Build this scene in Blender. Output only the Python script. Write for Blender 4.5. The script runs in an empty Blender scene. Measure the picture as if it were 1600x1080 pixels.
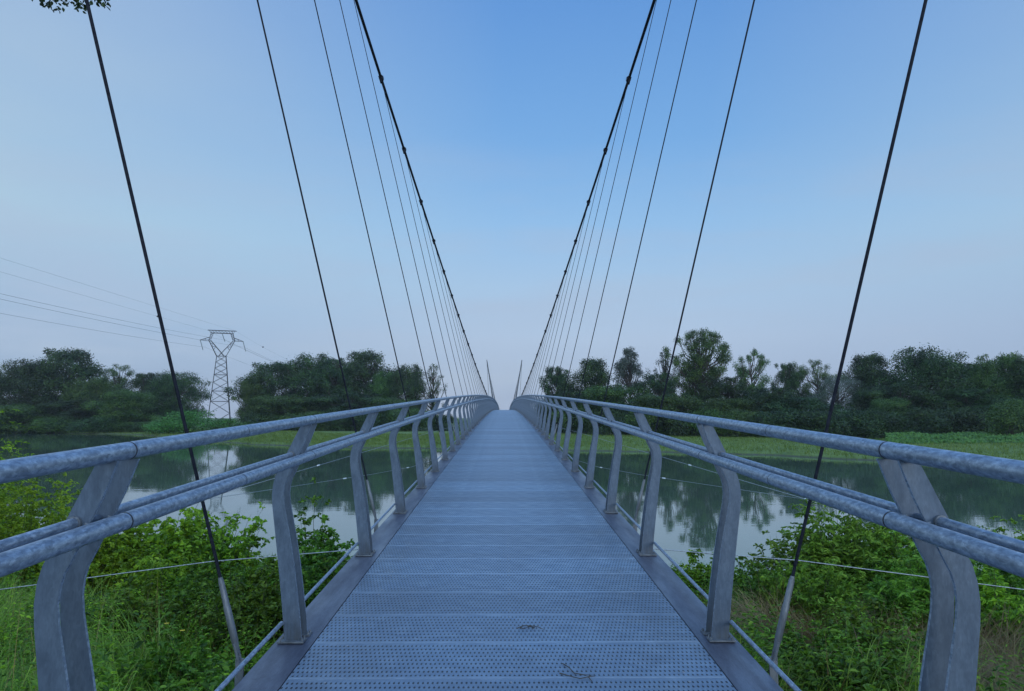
import bpy, math, random
import numpy as np
from mathutils import Vector, Matrix
C = bpy.context.scene.collection
R = math.radians
PI = math.pi

# ------------------------------------------------------------------ camera
F_PX = 1170.0                       # focal length in pixels of the 1600 px wide photograph
cam_d = bpy.data.cameras.new('camera')
cam = bpy.data.objects.new('camera', cam_d); C.objects.link(cam)
cam_d.sensor_width = 36.0
cam_d.lens = 36.0 * F_PX / 1600.0
cam_d.clip_start = 0.05; cam_d.clip_end = 6000
cam.location = (-0.02, 0, 5.5)
cam.rotation_euler = (R(90) + math.atan(110 / F_PX), 0, -math.atan(12 / F_PX))
bpy.context.scene.camera = cam

# ------------------------------------------------------------------ world
w = bpy.data.worlds.new('World'); bpy.context.scene.world = w
w.use_nodes = True
nt = w.node_tree; N = nt.nodes; L = nt.links; N.clear()
out = N.new('ShaderNodeOutputWorld'); bg = N.new('ShaderNodeBackground')
bg.inputs['Strength'].default_value = 0.1
L.new(bg.outputs[0], out.inputs[0])
SUN_EL, SUN_ROT = R(10), R(150)
sky = N.new('ShaderNodeTexSky'); sky.sky_type = 'NISHITA'; sky.sun_disc = False
sky.sun_elevation = SUN_EL; sky.sun_rotation = SUN_ROT
sky.air_density = 1.0; sky.dust_density = 0.6; sky.ozone_density = 2.5
tc = N.new('ShaderNodeTexCoord'); sep = N.new('ShaderNodeSeparateXYZ')
L.new(tc.outputs['Generated'], sep.inputs[0])
ramp = N.new('ShaderNodeValToRGB')
def s2l(c):
    return tuple(((v / 255) / 12.92 if v / 255 <= .04045 else ((v / 255 + .055) / 1.055) ** 2.4) for v in c)
stops = [(0.0, (150, 168, 198)), (0.05, (160, 177, 206)), (0.10, (168, 187, 214)), (0.17, (161, 190, 220)),
         (0.25, (142, 184, 225)), (0.35, (116, 167, 221)), (0.50, (96, 148, 212)), (1.0, (92, 140, 208))]
ramp.color_ramp.elements[0].position = stops[0][0]; ramp.color_ramp.elements[0].color = (*s2l(stops[0][1]), 1)
ramp.color_ramp.elements[1].position = 1.0; ramp.color_ramp.elements[1].color = (*s2l(stops[-1][1]), 1)
for p_, c_ in stops[1:-1]:
    e_ = ramp.color_ramp.elements.new(p_); e_.color = (*s2l(c_), 1)
# thin veil of high mist, uneven, thicker towards the left
nz = N.new('ShaderNodeTexNoise'); nz.inputs['Scale'].default_value = 1.6; nz.inputs['Detail'].default_value = 4
mp = N.new('ShaderNodeMapping'); mp.inputs['Scale'].default_value = (1, 1, 3.0)
L.new(tc.outputs['Generated'], mp.inputs[0]); L.new(mp.outputs[0], nz.inputs['Vector'])
L.new(sep.outputs['Z'], ramp.inputs[0])
mr = N.new('ShaderNodeMapRange'); mr.inputs['From Min'].default_value = 0.0; mr.inputs['From Max'].default_value = -0.62
mr.inputs['To Min'].default_value = 0.0; mr.inputs['To Max'].default_value = 1.0
L.new(sep.outputs['X'], mr.inputs['Value'])
mr2 = N.new('ShaderNodeMapRange'); mr2.inputs['From Min'].default_value = 0.25; mr2.inputs['From Max'].default_value = 0.8
mr2.inputs['To Min'].default_value = 0.0; mr2.inputs['To Max'].default_value = 0.7
L.new(sep.outputs['X'], mr2.inputs['Value'])
ad = N.new('ShaderNodeMath'); ad.operation = 'ADD'; L.new(mr.outputs[0], ad.inputs[0]); L.new(mr2.outputs[0], ad.inputs[1])
nm = N.new('ShaderNodeMapRange'); nm.inputs['From Min'].default_value = 0.3; nm.inputs['From Max'].default_value = 0.7
nm.inputs['To Min'].default_value = 0.75; nm.inputs['To Max'].default_value = 1.15
L.new(nz.outputs[0], nm.inputs['Value'])
ml = N.new('ShaderNodeMath'); ml.operation = 'MULTIPLY'; L.new(ad.outputs[0], ml.inputs[0]); L.new(nm.outputs[0], ml.inputs[1])
veil = N.new('ShaderNodeMix'); veil.data_type = 'RGBA'
L.new(ml.outputs[0], veil.inputs['Factor']); L.new(ramp.outputs[0], veil.inputs[6])
vr = N.new('ShaderNodeValToRGB')
for k_, (p_, c_) in enumerate([(0.0, (138, 158, 190)), (0.10, (142, 166, 198)), (0.22, (168, 195, 213)), (0.45, (162, 186, 212)), (1.0, (150, 180, 212))]):
    e_ = vr.color_ramp.elements[k_] if k_ < 2 else vr.color_ramp.elements.new(p_)
    e_.position = p_; e_.color = (*s2l(c_), 1)
L.new(sep.outputs['Z'], vr.inputs[0]); L.new(vr.outputs[0], veil.inputs[7])
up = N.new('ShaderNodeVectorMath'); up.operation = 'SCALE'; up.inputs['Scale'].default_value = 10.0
# soft low cloud bands just above the tree line
n5 = N.new('ShaderNodeTexNoise'); n5.inputs['Scale'].default_value = 2.2; n5.inputs['Detail'].default_value = 5; n5.inputs['Roughness'].default_value = .55
m5 = N.new('ShaderNodeMapping'); m5.inputs['Scale'].default_value = (1, 1, 5.5); m5.inputs['Location'].default_value = (3.1, 0, .4)
L.new(tc.outputs['Generated'], m5.inputs[0]); L.new(m5.outputs[0], n5.inputs['Vector'])
b5 = N.new('ShaderNodeMapRange'); b5.inputs['From Min'].default_value = .45; b5.inputs['From Max'].default_value = .62; L.new(n5.outputs[0], b5.inputs['Value'])
e5 = N.new('ShaderNodeMapRange'); e5.inputs['From Min'].default_value = .38; e5.inputs['From Max'].default_value = .05; e5.inputs['To Max'].default_value = .85
L.new(sep.outputs['Z'], e5.inputs['Value'])
f5 = N.new('ShaderNodeMath'); f5.operation = 'MULTIPLY'; L.new(b5.outputs[0], f5.inputs[0]); L.new(e5.outputs[0], f5.inputs[1])
cl5 = N.new('ShaderNodeMix'); cl5.data_type = 'RGBA'; cl5.inputs[7].default_value = (*s2l((166, 182, 207)), 1)
L.new(f5.outputs[0], cl5.inputs['Factor']); L.new(veil.outputs[2], cl5.inputs[6])
# warmer tint added to the sky behind the camera, offsetting blue on plants
wt = N.new('ShaderNodeMapRange'); wt.inputs['From Min'].default_value = -0.05; wt.inputs['From Max'].default_value = -0.7; wt.inputs['To Max'].default_value = 0.55
L.new(sep.outputs['Y'], wt.inputs['Value'])
wm = N.new('ShaderNodeMix'); wm.data_type = 'RGBA'; wm.inputs[7].default_value = (*s2l((178, 194, 206)), 1)
L.new(wt.outputs[0], wm.inputs['Factor']); L.new(cl5.outputs[2], wm.inputs[6])
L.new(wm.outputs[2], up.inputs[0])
# out-of-view sky behind the camera and overhead, brightness added to light the leaves
rear_boost = N.new('ShaderNodeMapRange'); rear_boost.inputs['From Min'].default_value = -0.05; rear_boost.inputs['From Max'].default_value = -0.8
rear_boost.inputs['To Min'].default_value = 1.0; rear_boost.inputs['To Max'].default_value = 2.9
L.new(sep.outputs['Y'], rear_boost.inputs['Value'])
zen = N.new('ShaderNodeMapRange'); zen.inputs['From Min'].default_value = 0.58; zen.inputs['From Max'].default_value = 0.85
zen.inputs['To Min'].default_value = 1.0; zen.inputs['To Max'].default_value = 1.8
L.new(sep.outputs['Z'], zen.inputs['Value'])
gz_ = N.new('ShaderNodeMath'); gz_.operation = 'MULTIPLY'; L.new(rear_boost.outputs[0], gz_.inputs[0]); L.new(zen.outputs[0], gz_.inputs[1])
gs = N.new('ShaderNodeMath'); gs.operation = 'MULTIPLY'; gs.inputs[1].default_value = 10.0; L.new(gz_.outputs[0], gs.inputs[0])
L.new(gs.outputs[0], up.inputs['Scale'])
ns = N.new('ShaderNodeVectorMath'); ns.operation = 'SCALE'; ns.inputs['Scale'].default_value = 1.0
L.new(sky.outputs[0], ns.inputs[0])
mxs = N.new('ShaderNodeMix'); mxs.data_type = 'RGBA'; mxs.inputs['Factor'].default_value = 0.12
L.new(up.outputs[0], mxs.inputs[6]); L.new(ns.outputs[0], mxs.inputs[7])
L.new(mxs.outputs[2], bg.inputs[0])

sun_d = bpy.data.lights.new('sun', 'SUN'); sun_d.energy = 0.5; sun_d.angle = R(20); sun_d.color = (1.0, 0.975, 0.93)
sun = bpy.data.objects.new('sun', sun_d); C.objects.link(sun)
# direction towards the sun for Nishita: rotation measured from +Y towards +X
sd = Vector((math.sin(SUN_ROT) * math.cos(SUN_EL), math.cos(SUN_ROT) * math.cos(SUN_EL), math.sin(SUN_EL)))
sun.rotation_euler = sd.to_track_quat('Z', 'Y').to_euler()
vs = bpy.context.scene.view_settings
vs.view_transform = 'Standard'; vs.look = 'None'; vs.gamma = 1; vs.exposure = 0.2
bpy.context.scene.cycles.volume_step_rate = 1
bpy.context.scene.cycles.max_bounces = 8
bpy.context.scene.cycles.transparent_max_bounces = 8

# ------------------------------------------------------------------ materials
class NT:
    def __init__(s, name):
        s.m = bpy.data.materials.new(name); s.m.use_nodes = True
        s.t = s.m.node_tree; s.n = s.t.nodes; s.l = s.t.links
        s.p = s.n['Principled BSDF']; s.out = s.n['Material Output']
    def node(s, typ, **kw):
        x = s.n.new(typ)
        for k, v in kw.items(): setattr(x, k, v)
        return x
    def link(s, a, b): s.l.new(a, b)
    def coord(s, scale=(1, 1, 1), out='Object'):
        t = s.node('ShaderNodeTexCoord'); m = s.node('ShaderNodeMapping'); m.inputs['Scale'].default_value = scale
        s.link(t.outputs[out], m.inputs[0]); return m.outputs[0]
    def noise(s, vec, scale, detail=4, rough=.55):
        x = s.node('ShaderNodeTexNoise'); x.inputs['Scale'].default_value = scale; x.inputs['Detail'].default_value = detail
        x.inputs['Roughness'].default_value = rough
        s.link(vec, x.inputs['Vector']); return x.outputs[0]
    def ramp(s, fac, stops):
        x = s.node('ShaderNodeValToRGB'); e = x.color_ramp.elements
        e[0].position = stops[0][0]; e[0].color = (*stops[0][1], 1); e[1].position = stops[-1][0]; e[1].color = (*stops[-1][1], 1)
        for p, c in stops[1:-1]:
            q = e.new(p); q.color = (*c, 1)
        s.link(fac, x.inputs[0]); return x.outputs[0]
    def rng(s, v, a, b, c, d):
        x = s.node('ShaderNodeMapRange'); x.inputs['From Min'].default_value = a; x.inputs['From Max'].default_value = b
        x.inputs['To Min'].default_value = c; x.inputs['To Max'].default_value = d
        s.link(v, x.inputs['Value']); return x.outputs[0]
    def math(s, op, a, b=None, c=None):
        x = s.node('ShaderNodeMath', operation=op)
        for i, v in enumerate((a, b, c)):
            if v is None: continue
            if isinstance(v, (int, float)): x.inputs[i].default_value = v
            else: s.link(v, x.inputs[i])
        return x.outputs[0]
    def mix(s, fac, a, b, blend='MIX'):
        x = s.node('ShaderNodeMix', data_type='RGBA', blend_type=blend)
        for i, v in ((0, fac), (6, a), (7, b)):
            if isinstance(v, (int, float)): x.inputs[i].default_value = v
            elif isinstance(v, tuple): x.inputs[i].default_value = (*v, 1)
            else: s.link(v, x.inputs[i])
        return x.outputs[2]
    def bump(s, h, strength, dist, normal=None):
        x = s.node('ShaderNodeBump'); x.inputs['Strength'].default_value = strength; x.inputs['Distance'].default_value = dist
        s.link(h, x.inputs['Height'])
        if normal is not None: s.link(normal, x.inputs['Normal'])
        return x.outputs[0]

def galvanized(name, dark, mid, light, rough=(.35, .6), metallic=.55, streak=(1, 1, 1), scale=9, stains=True, spang=.3):
    t = NT(name); v = t.coord(streak, 'Object')
    n1 = t.noise(v, scale, 6, .65); n2 = t.noise(t.coord((1, 1, 1)), 55, 3)
    vor = t.node('ShaderNodeTexVoronoi'); vor.inputs['Scale'].default_value = 110; t.link(t.coord(streak), vor.inputs['Vector'])
    c = t.ramp(n1, [(.3, dark), (.5, mid), (.72, light)])
    vb = t.node('ShaderNodeRGBToBW'); t.link(vor.outputs['Color'], vb.inputs[0])
    c = t.mix(t.math('MULTIPLY', n2, spang), c, vb.outputs[0], 'SOFT_LIGHT')
    n4 = t.noise(t.coord((1.5, .5, .5)), 120, 4, .7)
    c = t.mix(.35, c, n4, 'SOFT_LIGHT')
    bw = t.node('ShaderNodeHueSaturation'); bw.inputs['Saturation'].default_value = .75; t.link(c, bw.inputs['Color']); c = bw.outputs[0]
    if stains:
        n3 = t.noise(t.coord((2, 2, 2)), 2.3, 6, .7)
        c = t.mix(t.rng(n3, .62, .75, 0, .45), c, tuple(d * .45 for d in dark))
    if name == 'galvanized_plate':
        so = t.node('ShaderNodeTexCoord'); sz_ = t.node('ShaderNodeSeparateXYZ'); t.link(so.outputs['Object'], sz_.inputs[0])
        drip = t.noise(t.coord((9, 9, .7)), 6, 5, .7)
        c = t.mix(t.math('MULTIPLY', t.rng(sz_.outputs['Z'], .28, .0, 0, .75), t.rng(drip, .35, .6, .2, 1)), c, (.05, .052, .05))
        c = t.mix(t.rng(drip, .6, .72, 0, .35), c, (.22, .28, .34))
    t.link(c, t.p.inputs['Base Color'])
    t.link(t.rng(n1, .3, .7, rough[1], rough[0]), t.p.inputs['Roughness'])
    t.p.inputs['Metallic'].default_value = metallic
    t.link(t.bump(n1, .12, .004), t.p.inputs['Normal'])
    return t.m

M = {}
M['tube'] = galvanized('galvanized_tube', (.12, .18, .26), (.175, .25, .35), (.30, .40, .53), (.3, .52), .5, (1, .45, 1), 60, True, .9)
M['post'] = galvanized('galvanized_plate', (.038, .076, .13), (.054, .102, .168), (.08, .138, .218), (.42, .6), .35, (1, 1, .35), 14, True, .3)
M['flange'] = galvanized('edge_plate_steel', (.06, .07, .11), (.10, .115, .165), (.16, .185, .25), (.3, .5), .5, (1.5, .25, 1), 3.5)
M['socket'] = galvanized('socket_steel', (.07, .085, .10), (.115, .14, .165), (.18, .21, .245), (.4, .6), .4, (1, 1, .3), 14)
M['cable'] = galvanized('dark_cable_steel', (.004, .006, .014), (.008, .011, .022), (.014, .019, .034), (.6, .8), .0, (1, 1, 1), 30, False)
M['cable'].node_tree.nodes['Principled BSDF'].inputs['Specular IOR Level'].default_value = .12
M['wire'] = galvanized('bright_wire_steel', (.16, .19, .22), (.26, .30, .34), (.38, .42, .47), (.35, .5), .5, (1, 1, 1), 30, False)
M['mast'] = galvanized('mast_steel', (.12, .14, .17), (.16, .185, .22), (.2, .23, .27), (.45, .6), .3, (1, 1, 1), 2, False)
M['pylon'] = galvanized('pylon_steel', (.02, .022, .03), (.03, .034, .045), (.045, .05, .06), (.6, .8), .0, (1, 1, 1), 1, False)
def plain(name, col, rough=.6, metallic=0, var=.25, scale=20):
    t = NT(name); n = t.noise(t.coord(), scale, 4)
    c = t.ramp(n, [(.3, tuple(x * (1 - var) for x in col)), (.7, tuple(min(1, x * (1 + var)) for x in col))])
    t.link(c, t.p.inputs['Base Color']); t.p.inputs['Roughness'].default_value = rough; t.p.inputs['Metallic'].default_value = metallic
    return t.m
M['white'] = plain('white_plastic', (.75, .76, .78), .4)
M['dark'] = plain('dark_rubber', (.02, .02, .025), .7)
M['twig'] = plain('dry_twig', (.06, .05, .035), .9)
M['concrete'] = plain('concrete', (.32, .31, .29), .9, 0, .2, 3)
M['bark'] = plain('bark', (.05, .042, .033), .95, 0, .4, 6)
M['stem'] = plain('green_stem', (.06, .07, .03), .8, 0, .4, 6)
M['glass'] = plain('insulator_glass', (.06, .09, .09), .3)
M['yellow'] = plain('yellow_petals', (.55, .42, .03), .7)

# perforated deck: staggered slotted holes, low dimples between them
def deck_mat():
    t = NT('perforated_deck_steel')
    tcd = t.node('ShaderNodeTexCoord'); s = t.node('ShaderNodeSeparateXYZ'); t.link(tcd.outputs['Object'], s.inputs[0])
    PX, PY = .0270, .0620
    def cell(ox, oy, rx, ry, edge):
        row = t.math('FLOOR', t.math('DIVIDE', t.math('ADD', s.outputs['Y'], oy + 10 * PY), PY))
        par = t.math('MULTIPLY', t.math('MODULO', row, 2.0), .5)
        u = t.math('SUBTRACT', t.math('FRACT', t.math('ADD', t.math('DIVIDE', t.math('ADD', s.outputs['X'], ox + 200 * PX), PX), par)), .5)
        v = t.math('SUBTRACT', t.math('FRACT', t.math('DIVIDE', t.math('ADD', s.outputs['Y'], oy + 10 * PY), PY)), .5)
        du = t.math('POWER', t.math('DIVIDE', t.math('MULTIPLY', u, PX), rx), 2.0)
        dv = t.math('POWER', t.math('DIVIDE', t.math('MULTIPLY', v, PY), ry), 2.0)
        return t.rng(t.math('ADD', du, dv), 1 - edge, 1 + edge, 1, 0)
    hole = cell(0, 0, .0062, .0145, .25)
    dim = cell(PX * .5, PY * .5, .006, .012, .8)
    ax = t.math('ABSOLUTE', s.outputs['Y'])
    inside = t.math('LESS_THAN', t.math('ABSOLUTE', t.math('SUBTRACT', t.math('FRACT', t.math('DIVIDE', s.outputs['Y'], .6)), .5)), .5 - .04)
    hole = t.math('MULTIPLY', hole, inside); dim = t.math('MULTIPLY', dim, inside)
    obj = t.node('ShaderNodeObjectInfo')
    n1 = t.noise(t.coord((1, 2, 1)), 6, 6, .7)
    g = t.node('ShaderNodeNewGeometry')
    n2 = t.node('ShaderNodeTexNoise'); n2.inputs['Scale'].default_value = 1.1; n2.inputs['Detail'].default_value = 6; t.link(g.outputs['Position'], n2.inputs['Vector'])
    c = t.ramp(n1, [(.28, (.135, .20, .285)), (.5, (.195, .28, .38)), (.75, (.30, .395, .51))])
    c = t.mix(t.rng(n2.outputs[0], .45, .7, 0, .45), c, (.12, .15, .20))
    c = t.mix(t.rng(obj.outputs['Random'], .15, .85, 0, .62), c, (.105, .14, .19))
    # worn walking line and grime drifting to the sides
    sw = t.node('ShaderNodeSeparateXYZ'); t.link(g.outputs['Position'], sw.inputs[0])
    side = t.rng(t.math('ABSOLUTE', sw.outputs['X']), .55, 1.2, 0, 1)
    n6 = t.node('ShaderNodeTexNoise'); n6.inputs['Scale'].default_value = 2.6; n6.inputs['Detail'].default_value = 8; n6.inputs['Roughness'].default_value = .75; t.link(g.outputs['Position'], n6.inputs['Vector'])
    gr = t.math('MULTIPLY', t.rng(n6.outputs[0], .42, .68, 0, .7), t.math('ADD', t.math('MULTIPLY', side, .7), .3))
    c = t.mix(gr, c, (.11, .13, .155))
    c = t.mix(t.math('MULTIPLY', dim, .35), c, (.11, .14, .19))
    c = t.mix(t.math('MULTIPLY', t.math('SUBTRACT', 1.0, inside), .12), c, (.36, .43, .50))
    c = t.mix(hole, c, (.006, .008, .012))
    t.link(c, t.p.inputs['Base Color'])
    t.p.inputs['Metallic'].default_value = .3
    t.link(t.rng(n1, .3, .7, .5, .32), t.p.inputs['Roughness'])
    h = t.math('SUBTRACT', t.math('MULTIPLY', dim, .5), hole)
    t.link(t.bump(h, .6, .003), t.p.inputs['Normal'])
    return t.m
M['deck'] = deck_mat()

def leaf_mat(name, a, b, c, trans=.25, scale=.5, rough=.55):
    isl = .2 if 'tree' in name else .38
    t = NT(name)
    g = t.node('ShaderNodeNewGeometry'); ob = t.node('ShaderNodeObjectInfo')
    tco = t.node('ShaderNodeTexCoord')
    n = t.noise(tco.outputs['Object'], scale, 3, .6)
    f = t.math('ADD', t.math('MULTIPLY', n, 1 - isl), t.math('MULTIPLY', g.outputs['Random Per Island'], isl))
    lo_, hi_ = (.36, .66) if 'tree' in name else (.25, .78)
    col = t.ramp(f, [(lo_, a), (.5, b), (hi_, c)])
    hs = t.node('ShaderNodeHueSaturation')
    t.link(t.rng(ob.outputs['Random'], 0, 1, .482, .518), hs.inputs['Hue'])
    t.link(t.rng(ob.outputs['Random'], 0, 1, .8, 1.2), hs.inputs['Value'])
    t.link(col, hs.inputs['Color'])
    t.link(hs.outputs[0], t.p.inputs['Base Color']); t.p.inputs['Roughness'].default_value = rough
    t.p.inputs['Specular IOR Level'].default_value = .35
    tr = t.node('ShaderNodeBsdfTranslucent'); t.link(hs.outputs[0], tr.inputs[0])
    mx = t.node('ShaderNodeMixShader'); mx.inputs[0].default_value = trans
    t.link(t.p.outputs[0], mx.inputs[1]); t.link(tr.outputs[0], mx.inputs[2]); t.link(mx.outputs[0], t.out.inputs[0])
    return t.m
M['leaf_dark'] = leaf_mat('dark_tree_leaves', (.009, .022, .008), (.022, .05, .011), (.055, .11, .02), .2, .35)
M['leaf_mid'] = leaf_mat('mid_tree_leaves', (.018, .045, .009), (.044, .098, .016), (.10, .18, .03), .25, .35)
M['leaf_grey'] = leaf_mat('greyish_tree_leaves', (.04, .06, .045), (.065, .09, .065), (.10, .13, .095), .2, .4)
M['leaf_near'] = leaf_mat('shrub_leaves', (.05, .12, .008), (.165, .32, .016), (.36, .55, .035), .38, 1.3)
M['leaf_near2'] = leaf_mat('long_shrub_leaves', (.045, .105, .012), (.135, .265, .024), (.28, .45, .05), .36, 1.3)
M['leaf_near3'] = leaf_mat('deep_shrub_leaves', (.026, .07, .009), (.09, .19, .015), (.20, .35, .03), .36, 1.3)
M['grass'] = leaf_mat('long_grass_blades', (.05, .115, .010), (.15, .275, .02), (.33, .47, .055), .36, .8)
M['dry'] = leaf_mat('dry_grass_blades', (.13, .085, .03), (.22, .16, .055), (.32, .25, .10), .25, .8)
M['meadow_grass'] = leaf_mat('meadow_blades', (.07, .125, .022), (.12, .195, .034), (.18, .265, .055), .3, .12)
M['reed'] = leaf_mat('reed_blades', (.06, .12, .03), (.11, .19, .05), (.17, .26, .09), .3, .2)
M['creeper'] = leaf_mat('creeper_leaves', (.03, .09, .015), (.06, .16, .025), (.10, .24, .04), .25, .4)

def ground_mat():
    t = NT('bank_soil_and_grass'); g = t.node('ShaderNodeNewGeometry')
    n = t.noise(g.outputs['Position'], .25, 8, .65); n2 = t.noise(g.outputs['Position'], 3.5, 6, .7)
    sp = t.node('ShaderNodeSeparateXYZ'); t.link(g.outputs['Position'], sp.inputs[0])
    grass = t.ramp(n, [(.3, (.06, .11, .02)), (.5, (.10, .165, .03)), (.7, (.145, .215, .05))])
    soil = t.ramp(n2, [(.3, (.03, .04, .018)), (.6, (.05, .07, .025)), (.8, (.07, .07, .035))])
    far = t.rng(sp.outputs['Y'], 45, 60, 0, 1)
    c = t.mix(far, soil, grass)
    c = t.mix(t.rng(sp.outputs['Z'], .05, .22, 1, 0), c, (.05, .05, .035))
    c = t.mix(t.math('MULTIPLY', n2, .3), c, (.04, .08, .02))
    t.link(c, t.p.inputs['Base Color']); t.p.inputs['Roughness'].default_value = .95
    t.link(t.bump(n2, .6, .08), t.p.inputs['Normal'])
    return t.m
M['ground'] = ground_mat()

def water_mat():
    t = NT('river_water'); g = t.node('ShaderNodeNewGeometry')
    mpn = t.node('ShaderNodeMapping'); mpn.inputs['Scale'].default_value = (.55, 1.0, 1); t.link(g.outputs['Position'], mpn.inputs[0])
    n = t.noise(mpn.outputs[0], 2.2, 3, .5); n2 = t.noise(mpn.outputs[0], .35, 3, .5)
    nb = t.noise(g.outputs['Position'], .03, 3)
    c = t.ramp(nb, [(.35, (.062, .10, .068)), (.65, (.082, .125, .085))])
    t.link(c, t.p.inputs['Base Color']); t.p.inputs['Roughness'].default_value = .02; t.p.inputs['IOR'].default_value = 2.1
    h = t.math('ADD', t.math('MULTIPLY', n, .3), n2)
    t.link(t.bump(h, .075, .06), t.p.inputs['Normal'])
    return t.m
M['water'] = water_mat()

# ------------------------------------------------------------------ mesh helpers
def make_mesh(name, verts, faces=None, loops=None, sizes=None, mat=None, smooth=False):
    me = bpy.data.meshes.new(name)
    v = np.asarray(verts, dtype=np.float32).reshape(-1, 3)
    if faces is not None:
        sizes = np.array([len(f) for f in faces], dtype=np.int32)
        loops = np.array([i for f in faces for i in f], dtype=np.int32)
    me.vertices.add(len(v)); me.vertices.foreach_set('co', v.ravel())
    me.loops.add(len(loops)); me.loops.foreach_set('vertex_index', np.asarray(loops, dtype=np.int32))
    me.polygons.add(len(sizes))
    st = np.concatenate([[0], np.cumsum(sizes)[:-1]]).astype(np.int32)
    me.polygons.foreach_set('loop_start', st); me.polygons.foreach_set('loop_total', np.asarray(sizes, dtype=np.int32))
    me.polygons.foreach_set('use_smooth', np.full(len(sizes), bool(smooth)))
    me.update(calc_edges=True); me.validate()
    if mat: me.materials.append(mat)
    return me
class MB:
    """collects shapes for ONE mesh"""
    def __init__(s): s.v = []; s.f = []
    def add(s, vs, fs):
        o = len(s.v); s.v += [tuple(p) for p in vs]; s.f += [[i + o for i in f] for f in fs]; return s
    def box(s, x0, x1, y0, y1, z0, z1):
        vs = [(x0, y0, z0), (x1, y0, z0), (x1, y1, z0), (x0, y1, z0), (x0, y0, z1), (x1, y0, z1), (x1, y1, z1), (x0, y1, z1)]
        return s.add(vs, [[3, 2, 1, 0], [4, 5, 6, 7], [0, 1, 5, 4], [1, 2, 6, 5], [2, 3, 7, 6], [3, 0, 4, 7]])
    def tube(s, pts, r, n=12, cap=True):
        pts = [Vector(p) for p in pts]; rs = r if isinstance(r, (list, tuple)) else [r] * len(pts)
        ring = []
        t0 = (pts[1] - pts[0]).normalized()
        ref = Vector((0, 0, 1)) if abs(t0.z) < .9 else Vector((1, 0, 0))
        for i, p in enumerate(pts):
            a = pts[max(i - 1, 0)]; b = pts[min(i + 1, len(pts) - 1)]
            t = (b - a).normalized(); u = t.cross(ref).normalized(); v = t.cross(u).normalized()
            ring.append([p + (u * math.cos(2 * PI * k / n) + v * math.sin(2 * PI * k / n)) * rs[i] for k in range(n)])
        vs = [q for r_ in ring for q in r_]
        fs = []
        for i in range(len(pts) - 1):
            for k in range(n):
                fs.append([i * n + k, (i + 1) * n + k, (i + 1) * n + (k + 1) % n, i * n + (k + 1) % n])
        if cap:
            m = len(vs); vs += ring[0] + ring[-1]      # caps keep their own vertices, so the shading of the wall stays true
            fs.append([m + k for k in range(n)]); fs.append([m + n + k for k in reversed(range(n))])
        return s.add(vs, fs)
    def prism(s, outline, y0, y1):
        """outline (x,z) polygon strip given as two equal-length lists; extruded along y"""
        n = len(outline)
        vs = [(x, y0, z) for x, z in outline] + [(x, y1, z) for x, z in outline]
        fs = [[i, (i + 1) % n, (i + 1) % n + n, i + n] for i in range(n)]
        return s.add(vs, fs)
    def mesh(s, name, mat, smooth=False): return make_mesh(name, s.v, s.f, mat=mat, smooth=smooth)

def link(name, me, parent=None, loc=(0, 0, 0)):
    o = bpy.data.objects.new(name, me); C.objects.link(o); o.location = loc
    if parent: o.parent = parent
    return o
def part(name, mb, mat, parent, smooth=False, loc=(0, 0, 0), label=None):
    o = link(name, mb.mesh(name, mat, smooth), parent, loc)
    if label: o['label'] = label
    return o
def tag(o, label=None, cat=None, group=None, kind=None):
    if label: o['label'] = label
    if cat: o['category'] = cat
    if group: o['group'] = group
    if kind: o['kind'] = kind
    return o
def empty(name, loc, label, cat, group=None, rz=0):
    o = bpy.data.objects.new(name, None); C.objects.link(o); o.location = loc; o.rotation_euler = (0, 0, rz)
    return tag(o, label, cat, group)
def smooth_by_angle(o):
    pass

rng = np.random.default_rng(11)
def unit(a): return a / np.maximum(np.linalg.norm(a, axis=1, keepdims=True), 1e-9)
def leaves(P, D, Nn, length, width, fold=.0, near=False):
    """leaf polygons at P pointing along D with normal Nn"""
    n = len(P); D = unit(D); S = unit(np.cross(D, Nn)); U = unit(np.cross(S, D))
    Lh = np.asarray(length).reshape(-1, 1) * np.ones((n, 1)); W = np.asarray(width).reshape(-1, 1) * np.ones((n, 1))
    if not near:
        V = np.stack([P, P + D * Lh * .5 + S * W * .5, P + D * Lh, P + D * Lh * .5 - S * W * .5], 1)
        lo = (np.arange(n)[:, None] * 4 + np.array([0, 1, 2, 3])).ravel(); return V.reshape(-1, 3), lo, np.full(n, 4)
    f = U * W * fold
    V = np.stack([P, P + D * Lh * .35 + S * W * .5 + f, P + D * Lh * .72 + S * W * .38 + f, P + D * Lh - U * Lh * .18,
                  P + D * Lh * .72 - S * W * .38 + f, P + D * Lh * .35 - S * W * .5 + f], 1)
    lo = (np.arange(n)[:, None] * 6 + np.array([0, 1, 2, 3, 0, 3, 4, 5])).ravel(); return V.reshape(-1, 3), lo, np.full(n * 2, 4)
def leaf_mesh(name, chunks, mat):
    vs, ls, ss, off = [], [], [], 0
    for v, l, s in chunks:
        vs.append(v); ls.append(l + off); ss.append(s); off += len(v)
    return make_mesh(name, np.concatenate(vs), loops=np.concatenate(ls), sizes=np.concatenate(ss), mat=mat)

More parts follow.
